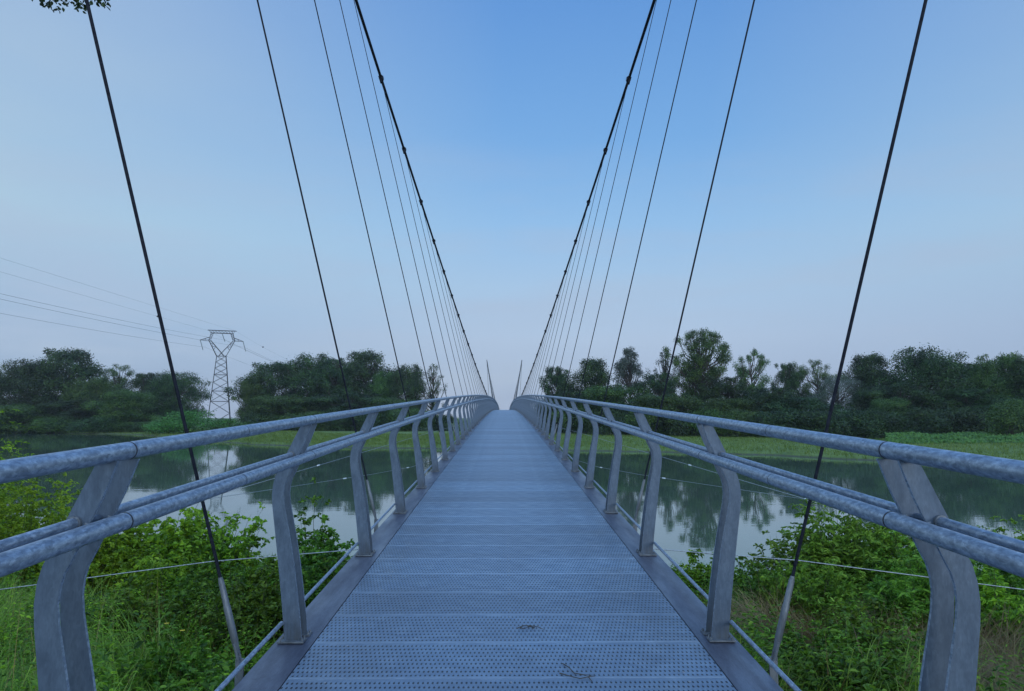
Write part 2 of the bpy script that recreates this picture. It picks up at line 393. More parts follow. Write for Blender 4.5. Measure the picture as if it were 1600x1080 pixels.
# ------------------------------------------------------------------ terrain and water
FX = [-900, -500, -260, -157, -112, -103, -75, -48, -25, 16, 37, 43, 56, 80, 120, 300, 900]
FY = [360, 310, 275, 252, 226, 217, 176, 146, 131, 118.6, 107, 95, 82, 70, 60, 42, 10]
NX = [-900, -300, -120, -60, -30, -12, 0, 12, 25, 60, 120, 300, 900]
NY = [180, 90, 52, 38, 30, 26.5, 25, 24, 26, 27, 20, -20, -60]
def far_shore(x): return np.interp(x, FX, FY) + .7 * np.sin(x * .31) + .5 * np.sin(x * .83 + 1)
def near_shore(x): return np.interp(x, NX, NY) + .6 * np.sin(x * .5)
def sm(t): t = np.clip(t, 0, 1); return t * t * (3 - 2 * t)
def height(x, y):
    x = np.asarray(x, float); y = np.asarray(y, float)
    df = y - far_shore(x); dn = near_shore(x) - y
    zf = .42 * sm(df / 2.5) + .55 * sm(df / 45) + .25 * np.sin(x * .05 + 1) * sm(df / 60) * np.sin(y * .043)
    zn = .25 * sm(dn / 1.5) + 2.15 * sm(dn / 17) + 1.1 * sm((dn - 14) / 12) + (.16 * np.sin(x * .9) * np.sin(y * .8 + 1)) * sm(dn / 5)
    wet = np.minimum(-df, -dn)
    return np.where(df > 0, zf, np.where(dn > 0, zn, -1.8 * sm(wet / 6)))
def axis(*segs):
    a = []
    for lo, hi, st in segs: a += list(np.arange(lo, hi, st))
    a.append(segs[-1][1]); return np.array(a)
xs = axis((-1500, -300, 60), (-300, -120, 8), (-120, -30, 2.5), (-30, 30, .9), (30, 120, 2.5), (120, 300, 8), (300, 1500, 60))
ys = axis((-80, 0, 4), (0, 32, .7), (32, 80, 2), (80, 150, .9), (150, 290, 2.2), (290, 400, 6), (400, 1500, 60))
X, Y = np.meshgrid(xs, ys); Z = height(X, Y)
nx, ny = len(xs), len(ys)
idx = np.arange(nx * ny).reshape(ny, nx)
q = np.stack([idx[:-1, :-1], idx[:-1, 1:], idx[1:, 1:], idx[1:, :-1]], -1).reshape(-1, 4)
g_o = link('ground', make_mesh('ground', np.stack([X, Y, Z], -1).reshape(-1, 3), loops=q.ravel(), sizes=np.full(len(q), 4), mat=M['ground'], smooth=True))
tag(g_o, kind='structure')
w_o = link('river_water', make_mesh('river_water', [(-1500, -80, 0), (1500, -80, 0), (1500, 1500, 0), (-1500, 1500, 0)], [[0, 1, 2, 3]], mat=M['water']))
tag(w_o, kind='structure')

# ------------------------------------------------------------------ footbridge
def deck_z(y): return 5.5 + .9614 - .0001434 * (135 - y) ** 2
Y_A, Y_B = -5.0, 275.0
bridge = empty('footbridge', (0, 0, 0), 'long arched suspension footbridge of grey galvanized steel spanning the river', 'footbridge')
# deck panels
PL = .6; J0 = 4.42 - 3 * PL        # one joint passes at y = 4.42
def panel_mesh():
    mb = MB(); a = PL / 2 - .0025
    # crowned edges: top sheet with a 3 mm rounded lip to each joint
    ysec = [(-a, -.005), (-a + .0015, -.001), (-a + .006, 0), (a - .006, 0), (a - .0015, -.001), (a, -.005)]
    vs = []; fs = []
    for (yy, zz) in ysec: vs += [(-1.248, yy + PL / 2, zz), (1.248, yy + PL / 2, zz)]
    for i in range(5): fs.append([2 * i, 2 * i + 1, 2 * i + 3, 2 * i + 2])
    mb.add(vs, fs)
    mb.box(-1.248, 1.248, PL / 2 - a, PL / 2 - a + .003, -.05, -.0065); mb.box(-1.248, 1.248, PL / 2 + a - .003, PL / 2 + a, -.05, -.0065)
    return mb.mesh('deck_panel', M['deck'])
pm = panel_mesh()
def screw_mesh():
    mb = MB()
    mb.tube([(0, 0, .0005), (0, 0, .004), (0, 0, .0055)], [.0065, .0065, .004], 10)
    return mb.mesh('screw', M['wire'])
scm = screw_mesh()
NPAN = int((Y_B - J0) / PL)
rest = MB()
for i in range(-8, NPAN):
    y0 = J0 + i * PL
    if 0 <= i < 100:
        o = link('deck_panel', pm, bridge, (0, y0, deck_z(y0)))
        o.rotation_euler = (math.atan((deck_z(y0 + PL) - deck_z(y0)) / PL), 0, 0)
        if i < 10:
            for x in (-1.02, .02, 1.02):
                for yy in (.07, PL - .07): link('screw', scm, o, (x, yy, 0))
    else:
        z0, z1 = deck_z(y0), deck_z(y0 + PL); b = .003
        rest.add([(-1.248, y0 + b, z0), (1.248, y0 + b, z0), (1.248, y0 + PL - b, z1), (-1.248, y0 + PL - b, z1)], [[0, 1, 2, 3]])
ro = part('deck_panel', rest, M['deck'], bridge); ro['kind'] = 'stuff'
# the void under the joints: cross members and side girders
ysteps = np.arange(Y_A, Y_B + .01, 2.5)
for s in (-1, 1):
    mb = MB()
    prof = [(1.2545, 0.001), (1.503, 0.001), (1.503, -.20), (1.491, -.20), (1.491, -.012), (1.262, -.012), (1.262, -.22), (1.2545, -.22)]
    n = len(prof)
    for yy in ysteps:
        for (px, pz) in prof: mb.v.append((s * px, yy, deck_z(yy) + pz))
    for i in range(len(ysteps) - 1):
        for k in range(n):
            mb.f.append([i * n + k, (i + 1) * n + k, (i + 1) * n + (k + 1) % n, i * n + (k + 1) % n])
    part('edge_plate', mb, M['flange'], bridge)
    mb = MB()
    mb.tube([(s * 1.05, yy, deck_z(yy) - .42) for yy in ysteps], .11, 10)
    part('girder', mb, M['flange'], bridge, True)
mb = MB()
for yy in np.arange(Y_A + .4, Y_B, 2.5): mb.box(-1.25, 1.25, yy - .05, yy + .05, deck_z(yy) - .32, deck_z(yy) - .075)
part('cross_beam', mb, M['flange'], bridge)['kind'] = 'stuff'
mb = MB(); mb.add([(-1.25, y_, deck_z(y_) - .06) if k == 0 else (1.25, y_, deck_z(y_) - .06) for y_ in ysteps for k in (0, 1)],
                  [[2 * i, 2 * i + 1, 2 * i + 3, 2 * i + 2] for i in range(len(ysteps) - 1)])
part('deck_pan', mb, M['dark'], bridge)
for (a, b) in ((Y_A - 1.5, Y_A + 1.2), (Y_B - 1.2, Y_B + 1.5)):
    mb = MB(); mb.box(-2.1, 2.1, a, b, -1, deck_z((a + b) / 2) - .66); mb.box(-2.1, 2.1, min(a, b) if a < 0 else b - .5, (a + .5) if a < 0 else b, deck_z(a) - .658, deck_z((a + b) / 2) - .03)
    part('abutment', mb, M['concrete'], bridge)

# main cables, masts, hangers
def cable_z(y): return 5.5 + 2.62 + .000925 * (135 - y) ** 2
def plane_x(z): return 1.86 + .2275 * (z - 5.5)
Y_M0, Y_M1 = -1.5, 271.5
for s in (-1, 1):
    mb = MB(); pts = []
    for yy in np.linspace(Y_M0, Y_M1, 90): z = cable_z(yy); pts.append((s * plane_x(z), yy, z))
    mb.tube(pts, .055, 8)
    zt = cable_z(Y_M0); xt = plane_x(zt)
    mb.tube([(s * xt, Y_M0, zt), (s * (xt - 1), Y_M0 - 22, 3.2)], .05, 8)
    mb.tube([(s * xt, Y_M1, zt), (s * (xt - 1), Y_M1 + 22, 1.2)], .05, 8)
    part('main_cable', mb, M['cable'], bridge, True)
    for ym in (Y_M0, Y_M1):
        mb = MB(); zt = cable_z(ym); xt = plane_x(zt); zb = float(height(s * 2.3, ym)) - .5; xb = 2.45
        p0 = Vector((s * xb, ym, zb)); p1 = Vector((s * xt, ym, zt + .4))
        mb.tube([p0, p0.lerp(p1, .12), p0.lerp(p1, .5), p0.lerp(p1, .93), p1], [.16, .19, .21, .18, .16], 14)
        part('mast', mb, M['mast'], bridge, True)
clamp = MB()
clamp.tube([(0, -.13, 0), (0, -.12, 0), (0, .12, 0), (0, .13, 0)], [.066, .085, .085, .066], 10)
clamp.box(-.035, .035, -.10, .10, -.17, -.05)
for yy in (-.08, 0, .08): clamp.tube([(-.10, yy, .03), (.10, yy, .03)], .018, 6)
clamp_me = clamp.mesh('cable_clamp', M['cable'])
tail = MB()
kk = 0
for i in range(53):
    yb = 4.58 + 5.0 * i - (.30 if i == 1 else .1 if i else 0)
    for s in (-1, 1):
        zb = deck_z(yb) + .03; xb = 1.575
        # top on the main cable, leaning slightly back
        yt = yb
        for _ in range(12): yt = yb - .11 * (cable_z(yt) - zb) * max(0, 1 - i / 26)
        zt = cable_z(yt); xt = plane_x(zt)
        p0 = Vector((s * xb, yb, zb)); p1 = Vector((s * xt, yt, zt)); u = (p1 - p0).normalized()
        if i < 50:
            mb = MB(); mb.tube([p0 + u * .45, p0.lerp(p1, .5), p1 - u * .15], .0106, 8)
            h = part('hanger', mb, M['cable'], bridge, True)
            sb = MB()
            sb.tube([p0 + u * .06, p0 + u * .13, p0 + u * .135, p0 + u * .34, p0 + u * .345, p0 + u * .49, p0 + u * .52],
                    [.015, .019, .021, .021, .0185, .017, .0115], 12)
            for q_ in (-1, 1):   # fork cheeks and pin
                sb.tube([p0 + Vector((0, q_ * .018, 0)) - u * .03, p0 + Vector((0, q_ * .018, 0)) + u * .12], .010, 8)
            sb.tube([p0 + Vector((0, -.035, 0)), p0 + Vector((0, .035, 0))], .014, 8)
            part('socket', sb, M['socket'], h, True)
            lb = MB(); lb.box(min(s * 1.552, s * 1.60), max(s * 1.552, s * 1.60), yb - .008, yb + .008, zb - .16, zb + .025); lb.box(min(s * 1.505, s * 1.60), max(s * 1.505, s * 1.60), yb - .007, yb + .007, zb - .20, zb - .1605)
            part('lug', lb, M['socket'], h)
            c = link('cable_clamp', clamp_me, h, (s * xt, yt, zt))
            sl = (cable_z(yt + .5) - cable_z(yt - .5)); c.rotation_euler = (math.atan(sl), 0, 0)
        else:
            tail.tube([p0, p1], .0115, 6)
part('hanger', tail, M['cable'], bridge, True)['kind'] = 'stuff'

# wind stays below and beside the deck
def stay(pts, r, s, tags):
    mb = MB(); pts = [(s * p[0], p[1], p[2]) for p in pts]; mb.tube(pts, r, 8)
    o = part('wind_stay', mb, M['wire'], bridge, True)
    for t_, rr, ln in tags:
        k = int(t_); a = Vector(pts[k]); b = Vector(pts[k + 1]); u = (b - a).normalized(); c = a.lerp(b, t_ - k)
        tb = MB(); tb.tube([c - u * ln, c - u * ln * .9, c + u * ln * .9, c + u * ln], [rr * .5, rr, rr, rr * .5], 10)
        part('ferrule', tb, M['white'], o, True)
    return o
for s in (-1, 1):
    stay([(1.5, 8.6, 4.02), (3.28, 8.6, 3.88), (5.9, 8.55, 3.55), (9.6, 8.5, 3.0)], .0052, s, [(2.05 if s > 0 else 2.7, .018, .05)])
    stay([(12.6, 30, 1.0), (10.9, 27.3, 2.5), (6.2, 60, 4.1), (1.55, 96, 5.5)], .011, s, [(1.0, .03, .14), (1.33, .03, .16)])
    stay([(10.9, 27.3, 2.5), (8.9, 33, 2.5), (6.9, 39, 2.5), (5.4, 44, 2.55), (3.4, 55, 2.9), (1.6, 72, 5.3)], .009, s, [(1.6, .028, .14), (2.9, .028, .14)])

# ------------------------------------------------------------------ railings
prof_c = [(.0, 1.387), (.12, 1.398), (.30, 1.420), (.48, 1.444), (.64, 1.468), (.78, 1.492), (.87, 1.507), (.94, 1.513), (1.00, 1.508), (1.05, 1.495), (1.10, 1.470),
          (1.15, 1.448), (1.21, 1.421), (1.30, 1.379), (1.402, 1.336)]
hw = [.056, .055, .053, .051, .047, .042, .039, .038, .038, .038, .038, .038, .037, .036, .033]
Y0 = 2.60; SP = 2.5
def post_mesh(s):
    mb = MB()
    pts = [Vector((x, z)) for z, x in prof_c]
    inn, outr = [], []
    for i, p in enumerate(pts):
        a = pts[max(0, i - 1)]; b = pts[min(len(pts) - 1, i + 1)]; t = (b - a).normalized(); nrm = Vector((t.y, -t.x))
        if i in (0, len(pts) - 1): nrm = Vector((1, 0))
        outr.append(p + nrm * hw[i]); inn.append(p - nrm * hw[i])
    n = len(pts)
    for yc in (-.072, .072):
        y0, y1 = yc - .0065, yc + .0065
        b = .0015
        vs = []
        for lst in (inn, outr):
            for p in lst: vs += [(s * p.x, y0, p.y), (s * p.x, y1, p.y)]
        fs = []
        for i in range(n - 1):
            a0, a1, c0, c1 = 2 * i, 2 * i + 1, 2 * n + 2 * i, 2 * n + 2 * i + 1
            fs += [[a0, a0 + 2, c0 + 2, c0], [a1, c1, c1 + 2, a1 + 2], [a0, a1, a1 + 2, a0 + 2], [c0, c0 + 2, c1 + 2, c1]]
        fs += [[2 * (n - 1), 2 * (n - 1) + 1, 4 * n - 1, 4 * n - 2]]
        mb.add(vs, fs)
    # spacer pin between the plates under the handrail
    mb.tube([(s * 1.43, -.066, 1.2), (s * 1.43, .066, 1.2)], .012, 8)
    return mb
def base_mesh(s):
    mb = MB()
    for yc in (-.075, .075):
        x0, x1 = sorted((s * 1.310, s * 1.480))
        mb.box(x0, x1, yc - .045, yc + .045, .0035, .014)
        for x in (1.322, 1.462):
            for dy in (-.026, .026):
                mb.tube([(s * x, yc + dy, .0135), (s * x, yc + dy, .024)], .0085, 6); mb.tube([(s * x, yc + dy, .024), (s * x, yc + dy, .031)], .0045, 6)
    return mb
H_TOP, H_MID = 1.430, 1.187
for s in (-1, 1):
    side = 'left' if s < 0 else 'right'
    rail = empty('railing', (s * 1.41, 0, deck_z(0)), 'galvanized steel railing with curved twin-plate posts along the %s edge of the walkway' % side, 'railing', 'railings on both sides of the bridge')
    rl = Vector((-s * 1.41, 0, -deck_z(0)))
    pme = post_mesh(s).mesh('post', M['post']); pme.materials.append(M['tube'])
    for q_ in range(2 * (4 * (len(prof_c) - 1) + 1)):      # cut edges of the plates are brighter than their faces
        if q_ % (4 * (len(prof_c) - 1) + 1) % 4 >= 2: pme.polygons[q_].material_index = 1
    bme = base_mesh(s).mesh('base_plate', M['socket'])
    npost = int((Y_B - 1 - Y0) / SP)
    restp = MB(); pm_ = post_mesh(s)
    for i in range(-2, npost):
        y = Y0 + i * SP; loc = Vector((0, y, deck_z(y))) + rl
        if 0 <= i < 98:
            p = link('post', pme, rail, loc)
            if i < 30: link('base_plate', bme, p)
        else:
            restp.add([(v[0] + loc.x, v[1] + loc.y, v[2] + loc.z) for v in pm_.v], pm_.f)
    part('post', restp, M['post'], rail)['kind'] = 'stuff'
    def P(x, y, h): return Vector((s * x, y, deck_z(y) + h)) + rl
    for nm, xx, hh, rr in (('top_rail', 1.332, H_TOP, .0305), ('handrail', 1.335, H_MID, .0305)):
        mb = MB(); rings = []
        for i in range(-3, npost):
            y = Y0 + .05 + i * SP
            mb.tube([P(xx, y + .002, hh), P(xx, y + SP - .002, hh)], rr, 24)
            mb.tube([P(xx, y - .02, hh), P(xx, y + .02, hh)], rr * .9, 16)
            if i < 20:   # weld seam partway along the section
                yw = y + SP * .46; rings.append((P(xx, yw, hh), P(xx, yw + .004, hh), rr + .0005))
                rings.append((P(xx, y - .004, hh), P(xx, y + .004, hh), rr + .0006))
        t = part(nm, mb, M['tube'], rail, True)
        for a_, b_, r_ in rings:
            rb = MB(); rb.tube([a_, b_], r_, 24); part('joint_ring', rb, M['dark'], t, True)
        # brackets to the posts
    # slim rail on the outer side, in pieces between the posts
    mb = MB(); mb2 = MB(); mb3 = MB()
    for i in range(-2, npost):
        y = Y0 + i * SP
        a, b = y + .0785, y + SP - .0785
        mb.tube([P(1.43, a, 1.205), P(1.43, b, 1.205)], .0175, 14)
        for e in (a, b):
            mb3.tube([P(1.43, e - .012 if e == b else e, 1.205), P(1.43, e if e == b else e + .012, 1.205)], .023, 12)
        mb2.tube([P(1.463, a, .122), P(1.463, b, .122)], .0135, 12)
        [mb3.tube([P(1.36, y + q_, H_MID), P(1.40, y + q_, H_MID + .012)], .010, 8) for q_ in (-.072, .072)]
    part('slim_rail', mb, M['tube'], rail, True); part('bottom_rail', mb2, M['tube'], rail, True); part('rail_sleeve', mb3, M['socket'], rail, True)['kind'] = 'stuff'

# twigs lying on the deck
def twig(pts, label):
    z = deck_z(pts[0][1]); mb = MB()
    for br in pts[2]:
        mb.tube([(x, y, deck_z(y) + .012 + h) for x, y, h in br], [.0035] + [.003] * (len(br) - 2) + [.0012], 6)
    o = part('twig', mb, M['twig'], None, True); tag(o, label, 'twig')
for (label, brs) in (
    ('curled dry twig lying on the near deck panels', [[(.33, 4.62, .0), (.36, 4.55, .004), (.385, 4.47, .0), (.44, 4.43, .004), (.49, 4.44, .0)], [(.30, 4.47, 0), (.36, 4.415, .003), (.41, 4.385, .001), (.47, 4.41, .004), (.50, 4.42, 0)], [(.46, 4.405, .002), (.475, 4.34, 0)]]),
    ('small crumbly twig lying farther from the camera on the deck', [[(.07, 5.28, 0), (.12, 5.33, .003), (.17, 5.31, .006), (.21, 5.30, .003), (.26, 5.24, 0)], [(.09, 5.31, 0), (.11, 5.26, .003), (.15, 5.29, .006)], [(.14, 5.32, .002), (.19, 5.28, .004), (.17, 5.25, 0)]])):
    mb = MB()
    for br in brs: mb.tube([(x, y, deck_z(y) + .006 + h) for x, y, h in br], [.0032] + [.0026] * (len(br) - 2) + [.001], 6)
    tag(part('twig', mb, M['twig'], None, True), label, 'twig')

# ------------------------------------------------------------------ pylon
PXc, PYc = -113.3, 300.0
gz = float(height(PXc, PYc))
pyl = empty('electricity_pylon', (PXc, PYc, gz), 'tall dark lattice electricity pylon standing in the gap between the two left tree groups', 'pylon', rz=R(0))
lat = MB()
def bar(a, b, r=.09): lat.tube([a, b], r, 4, False)
rot = Matrix.Rotation(R(22), 3, 'Z')
def V(x, y, z): return rot @ Vector((x, y, z))
z_w, z_a, z_t = 29.3 - gz, 35.6 - gz, 39.6 - gz
levels = [0, 5.5, 10.2, 14.3, 17.8, 20.8, 23.4, 25.9, z_w]
def half(z): t = z / z_w; return 4.4 * (1 - t) + 1.75 * t
for a, b in zip(levels[:-1], levels[1:]):
    ha, hb = half(a), half(b)
    ca = [V(-ha, -ha, a), V(ha, -ha, a), V(ha, ha, a), V(-ha, ha, a)]; cb = [V(-hb, -hb, b), V(hb, -hb, b), V(hb, hb, b), V(-hb, hb, b)]
    for k in range(4):
        bar(ca[k], cb[k], .13); bar(ca[k], cb[(k + 1) % 4], .06); bar(ca[(k + 1) % 4], cb[k], .06)
        if a in (5.5, 10.2, 17.8) or b == z_w: bar(cb[k], cb[(k + 1) % 4], .07)
hb = half(z_w)
for s in (-1, 1):
    for yy in (-1, 1):
        o0 = V(s * hb, yy * hb, z_w); o1 = V(s * 4.9, yy * .7, z_a); i0 = V(-s * .2, yy * hb * .8, z_w + 1.9); i1 = V(s * 4.2, yy * .7, z_a)
        bar(o0, o1, .12); bar(V(-s * hb * .6, yy * hb, z_w), V(s * 4.2, yy * .7, z_a), .1)
        for k in range(5):
            t0, t1 = k / 5, (k + 1) / 5
            A = o0.lerp(o1, t0); B = V(-s * hb * .6, yy * hb, z_w).lerp(i1, t1)
            if k > 1: bar(A, B, .05); bar(B, o0.lerp(o1, t1), .05)
        # uprights of the window
        u0 = V(s * 4.9, yy * .7, z_a); u1 = V(s * 5.0, yy * .6, z_t); v0 = V(s * 4.1, yy * .7, z_a + .3); v1 = V(s * 3.2, yy * .6, z_t - 1.1)
        bar(u0, V(s * 4.1, yy * .6, z_t - 1.1), .1); bar(v0, v1, .08)
        for k in range(3):
            a_ = u0.lerp(V(s * 4.1, yy * .6, z_t - 1.1), k / 3); b_ = v0.lerp(v1, (k + 1) / 3); bar(a_, b_, .05)
        # cross arm
        tip = V(s * 8.2, 0, z_a - .1)
        bar(V(s * 4.9, yy * .7, z_a), tip, .08); bar(V(s * 4.8, yy * .7, z_a + 1.1), tip, .08); bar(V(s * 6.3, yy * .3, z_a), V(s * 6.0, yy * .5, z_a + .75), .05)
for yy in (-.6, .6):
    bar(V(-5.4, yy, z_t), V(5.4, yy, z_t), .09); bar(V(-4.1, yy, z_t - 1.1), V(4.1, yy, z_t - 1.1), .09)
    for k in range(8):
        x0 = -4.8 + k * 1.2; bar(V(x0, yy, z_t), V(x0 + .6, yy, z_t - 1.1), .05); bar(V(x0 + .6, yy, z_t - 1.1), V(x0 + 1.2, yy, z_t), .05)
part('lattice_body', lat, M['pylon'], pyl)
for (x0, zz, dx) in ((-8.0, z_a - .1, 1.2), (8.0, z_a - .1, 1.2), (0, z_t - 1.2, 1.2)):
    mb = MB(); a = V(x0, 0, zz); b = a + Vector((dx, 0, -4.0 if x0 else -3.2)); pts = []; rs = []
    for k in range(27):
        pts.append(a.lerp(b, k / 26)); rs.append(.05 if k % 2 else .19)
    mb.tube(pts, rs, 8); part('insulator', mb, M['glass'], pyl)
for (dxw, H0, s1, s2, nm) in ((-6.5, 27.4, .000112, .00023, 'conductor'), (9, 27.4, .000112, .00023, 'conductor'), (1.2, 30.3, .000112, .00023, 'conductor'),
                              (-5.2, 34.0, .00001, .0003, 'ground_wire'), (5.2, 34.0, .00001, .0003, 'ground_wire')):
    mb = MB(); pts = []
    for yy in np.arange(-60, 300, 15): pts.append((dxw, yy - 300, H0 + 5.5 - gz + s1 * ((yy - 125) ** 2 - 175 ** 2)))
    for yy in np.arange(300, 560, 15): pts.append((dxw, yy - 300, H0 + 5.5 - gz + s2 * ((yy - 475) ** 2 - 175 ** 2)))
    mb.tube(pts, .028 if nm == 'conductor' else .018, 5); wire = part(nm, mb, M['cable'], pyl)
    if nm == 'ground_wire':
        yb = 255 if dxw < 0 else 335
        sN = (s1 * ((yb - 125) ** 2 - 175 ** 2)) if yb < 300 else s2 * ((yb - 475) ** 2 - 175 ** 2)
        bb = MB(); cpt = Vector((dxw, yb - 300, H0 + 5.5 - gz + sN))
        bb.tube([cpt + Vector((0, math.cos(a_) * .33, 0)) for a_ in np.linspace(PI, 0, 9)], [max(.03, .33 * math.sin(a_)) for a_ in np.linspace(PI, 0, 9)], 10)
        part('marker_ball', bb, M['dark'], wire, True)

# ------------------------------------------------------------------ trees
def crown_R(kind, t):
    if kind == 'round': return math.sqrt(max(.02, 1 - ((t - .52) / .50) ** 2))
    if kind == 'fan': return .35 + .65 * min(1, max(0, (t - .25) / .5)) if t < .8 else 1.0 * (1 - (t - .8) / .28)
    if kind == 'narrow': return .55 + .45 * math.sin(min(1, t * 1.1) * PI) if t < .8 else .6 * (1 - (t - .8) / .24)
    if kind == 'bush': return math.sqrt(max(.03, 1 - (t * .97) ** 2.4))
def tree_meshes(seed, h, wd, kind, K, nleaf, size, mat, blob=(.13, .22), t0=.18, solid=.45):
    r = np.random.default_rng(seed); rr = random.Random(seed)
    cen, rad = [], []
    tr = MB()
    lean = Vector((rr.uniform(-.04, .04), rr.uniform(-.04, .04), 0)) * h
    tp = [Vector((0, 0, -.3)), Vector((0, 0, h * .05)), lean * .4 + Vector((0, 0, h * .35)), lean * .8 + Vector((0, 0, h * .65)), lean + Vector((0, 0, h * .9))]
    tr_r = h * .019
    if kind != 'bush': tr.tube(tp, [tr_r * 1.5, tr_r, tr_r * .8, tr_r * .45, tr_r * .12], 7)
    for k in range(K):
        t = rr.uniform(t0, .97) if kind != 'bush' else rr.uniform(.02, .9)
        if k < 3: t = .93 - .05 * k
        ang = rr.uniform(0, 2 * PI); q_ = math.sqrt(rr.uniform(.05 if kind != 'fan' else .15, 1)) * (.9 + .22 * rr.random())
        Rr = wd / 2 * crown_R(kind, t) * q_ * (1 + .22 * math.sin(2 * ang + seed) + .16 * math.sin(3 * ang + 7 * t + seed * 2))
        c = Vector((Rr * math.cos(ang), Rr * math.sin(ang), t * h)) + lean * t
        b = wd * rr.uniform(*blob) * (.75 if t > .85 else 1)
        if kind == 'round' and k % 4 == 0:      # odd lumps and tufts that break the outline
            c = Vector((c.x * 1.2, c.y * 1.2, min(c.z * 1.06, h * 1.02))); b *= .5
        cen.append(c); rad.append(b)
        base = Vector((0, 0, max(.03, (t - rr.uniform(.18, .32))) * h)) + lean * t
        mid = base.lerp(c, .5) + Vector((rr.uniform(-1, 1), rr.uniform(-1, 1), 0)) * wd * .035 + Vector((c.x * .12, c.y * .12, -wd * .04))
        if kind == 'bush': base = Vector((c.x * .3, c.y * .3, -.1))
        tr.tube([base, mid, c], [tr_r * .42, tr_r * .25, tr_r * .08], 5, False)
        for _ in range(2):   # twigs
            e = c + Vector((rr.gauss(0, 1), rr.gauss(0, 1), rr.gauss(.3, 1))).normalized() * b * 1.1
            tr.tube([mid.lerp(c, .6), e], [tr_r * .1, tr_r * .04], 3, False)
    cen = np.array([list(c) for c in cen]); rad = np.array(rad)
    pw = rad ** 2; pick = r.choice(len(rad), nleaf, p=pw / pw.sum())
    d = unit(r.normal(size=(nleaf, 3)) * np.array([1, 1, .8]) + np.array([0, 0, .25]))
    rad_f = (solid + (1.1 - solid) * r.random(nleaf) ** .7 + .55 * r.random(nleaf) ** 4)[:, None]
    Pp = cen[pick] + d * rad[pick][:, None] * rad_f * np.array([1, 1, .86])
    Pp[:, 2] = np.maximum(Pp[:, 2], .05)
    nrm = unit(d + np.array([0, 0, .5]) + r.normal(size=(nleaf, 3)) * .7)
    D = unit(np.cross(nrm, r.normal(size=(nleaf, 3)))) + np.array([0, 0, -.25])
    sz = size * (.6 + .8 * r.random(nleaf))
    return tr.mesh('trunk', M['bark']), leaf_mesh('crown', [leaves(Pp, D, nrm, sz, sz * .62)], M[mat])
protos = {}
def proto(key, *a, **k):
    if key not in protos: protos[key] = tree_meshes(*a, **k)
    return protos[key]
# key: seed, nominal height, width, kind, clumps, leaves, leaf size, material
SPEC = {
 'oakA': ((1, 22, 17, 'round', 70, 46000, .40, 'leaf_dark'), {}), 'oakB': ((2, 22, 15, 'round', 62, 44000, .40, 'leaf_dark'), {'t0': .12}),
 'oakC': ((3, 22, 19, 'round', 80, 46000, .40, 'leaf_mid'), {'blob': (.10, .17)}), 'oakD': ((14, 22, 17, 'round', 90, 46000, .39, 'leaf_dark'), {'blob': (.09, .15), 't0': .08}),
 'midA': ((4, 18, 13, 'round', 56, 34000, .37, 'leaf_mid'), {'t0': .06}),
 'greyA': ((5, 24, 12, 'narrow', 90, 28000, .28, 'leaf_grey'), {'blob': (.08, .13)}), 'greyB': ((6, 22, 17, 'round', 64, 32000, .28, 'leaf_grey'), {'t0': .05}),
 'airyA': ((7, 24, 13, 'narrow', 80, 6000, .34, 'leaf_dark'), {'blob': (.06, .11), 'solid': .2}), 'airyB': ((8, 24, 15, 'fan', 80, 26000, .29, 'leaf_mid'), {'blob': (.065, .125), 'solid': .15}),
 'bigP': ((9, 30, 19, 'fan', 150, 50000, .34, 'leaf_mid'), {'blob': (.055, .11), 'solid': .15, 't0': .18}),
 'bushA': ((10, 7, 11, 'bush', 34, 16000, .34, 'leaf_mid'), {}), 'bushB': ((11, 7, 12, 'bush', 34, 16000, .34, 'leaf_dark'), {}), 'bushC': ((12, 7, 11, 'bush', 30, 8000, .36, 'creeper'), {'blob': (.12, .2)}),
 'bushD': ((13, 7, 9, 'bush', 34, 9000, .30, 'leaf_mid'), {'blob': (.14, .22)}),
}
PIT = math.atan(110 / F_PX)
def place(key, px, top, wpx, Yd, name, label, cat, group, rz=None, zoff=0):
    """px/top/width measured on the photograph, turned into a real position and size at distance Yd"""
    a, k = SPEC[key]; tr, cr = proto(key, *a, **k)
    x = (px - 788) / F_PX * Yd; ztop = 5.5 + Yd * math.tan(math.atan((540 - top) / F_PX) + PIT)
    zb = float(height(x, Yd)) + zoff
    hh = ztop - zb; ww = wpx / F_PX * Yd * (1.06 if key[:3] in ('oak', 'mid') else 1.04)
    e = empty(name, (x, Yd, zb), label, cat, group, rz if rz is not None else rng.uniform(0, 6.28))
    sz = hh / (a[1] * 1.02); sx = ww / (a[2] * 1.12)
    for nm, me in (('trunk', tr), ('crown', cr)):
        o = link(nm, me, e); o.scale = (sx, sx, sz)
    return e
GL = 'trees of the left far bank group'; GM = 'trees of the middle far bank group'; GR = 'trees of the right far bank wood'
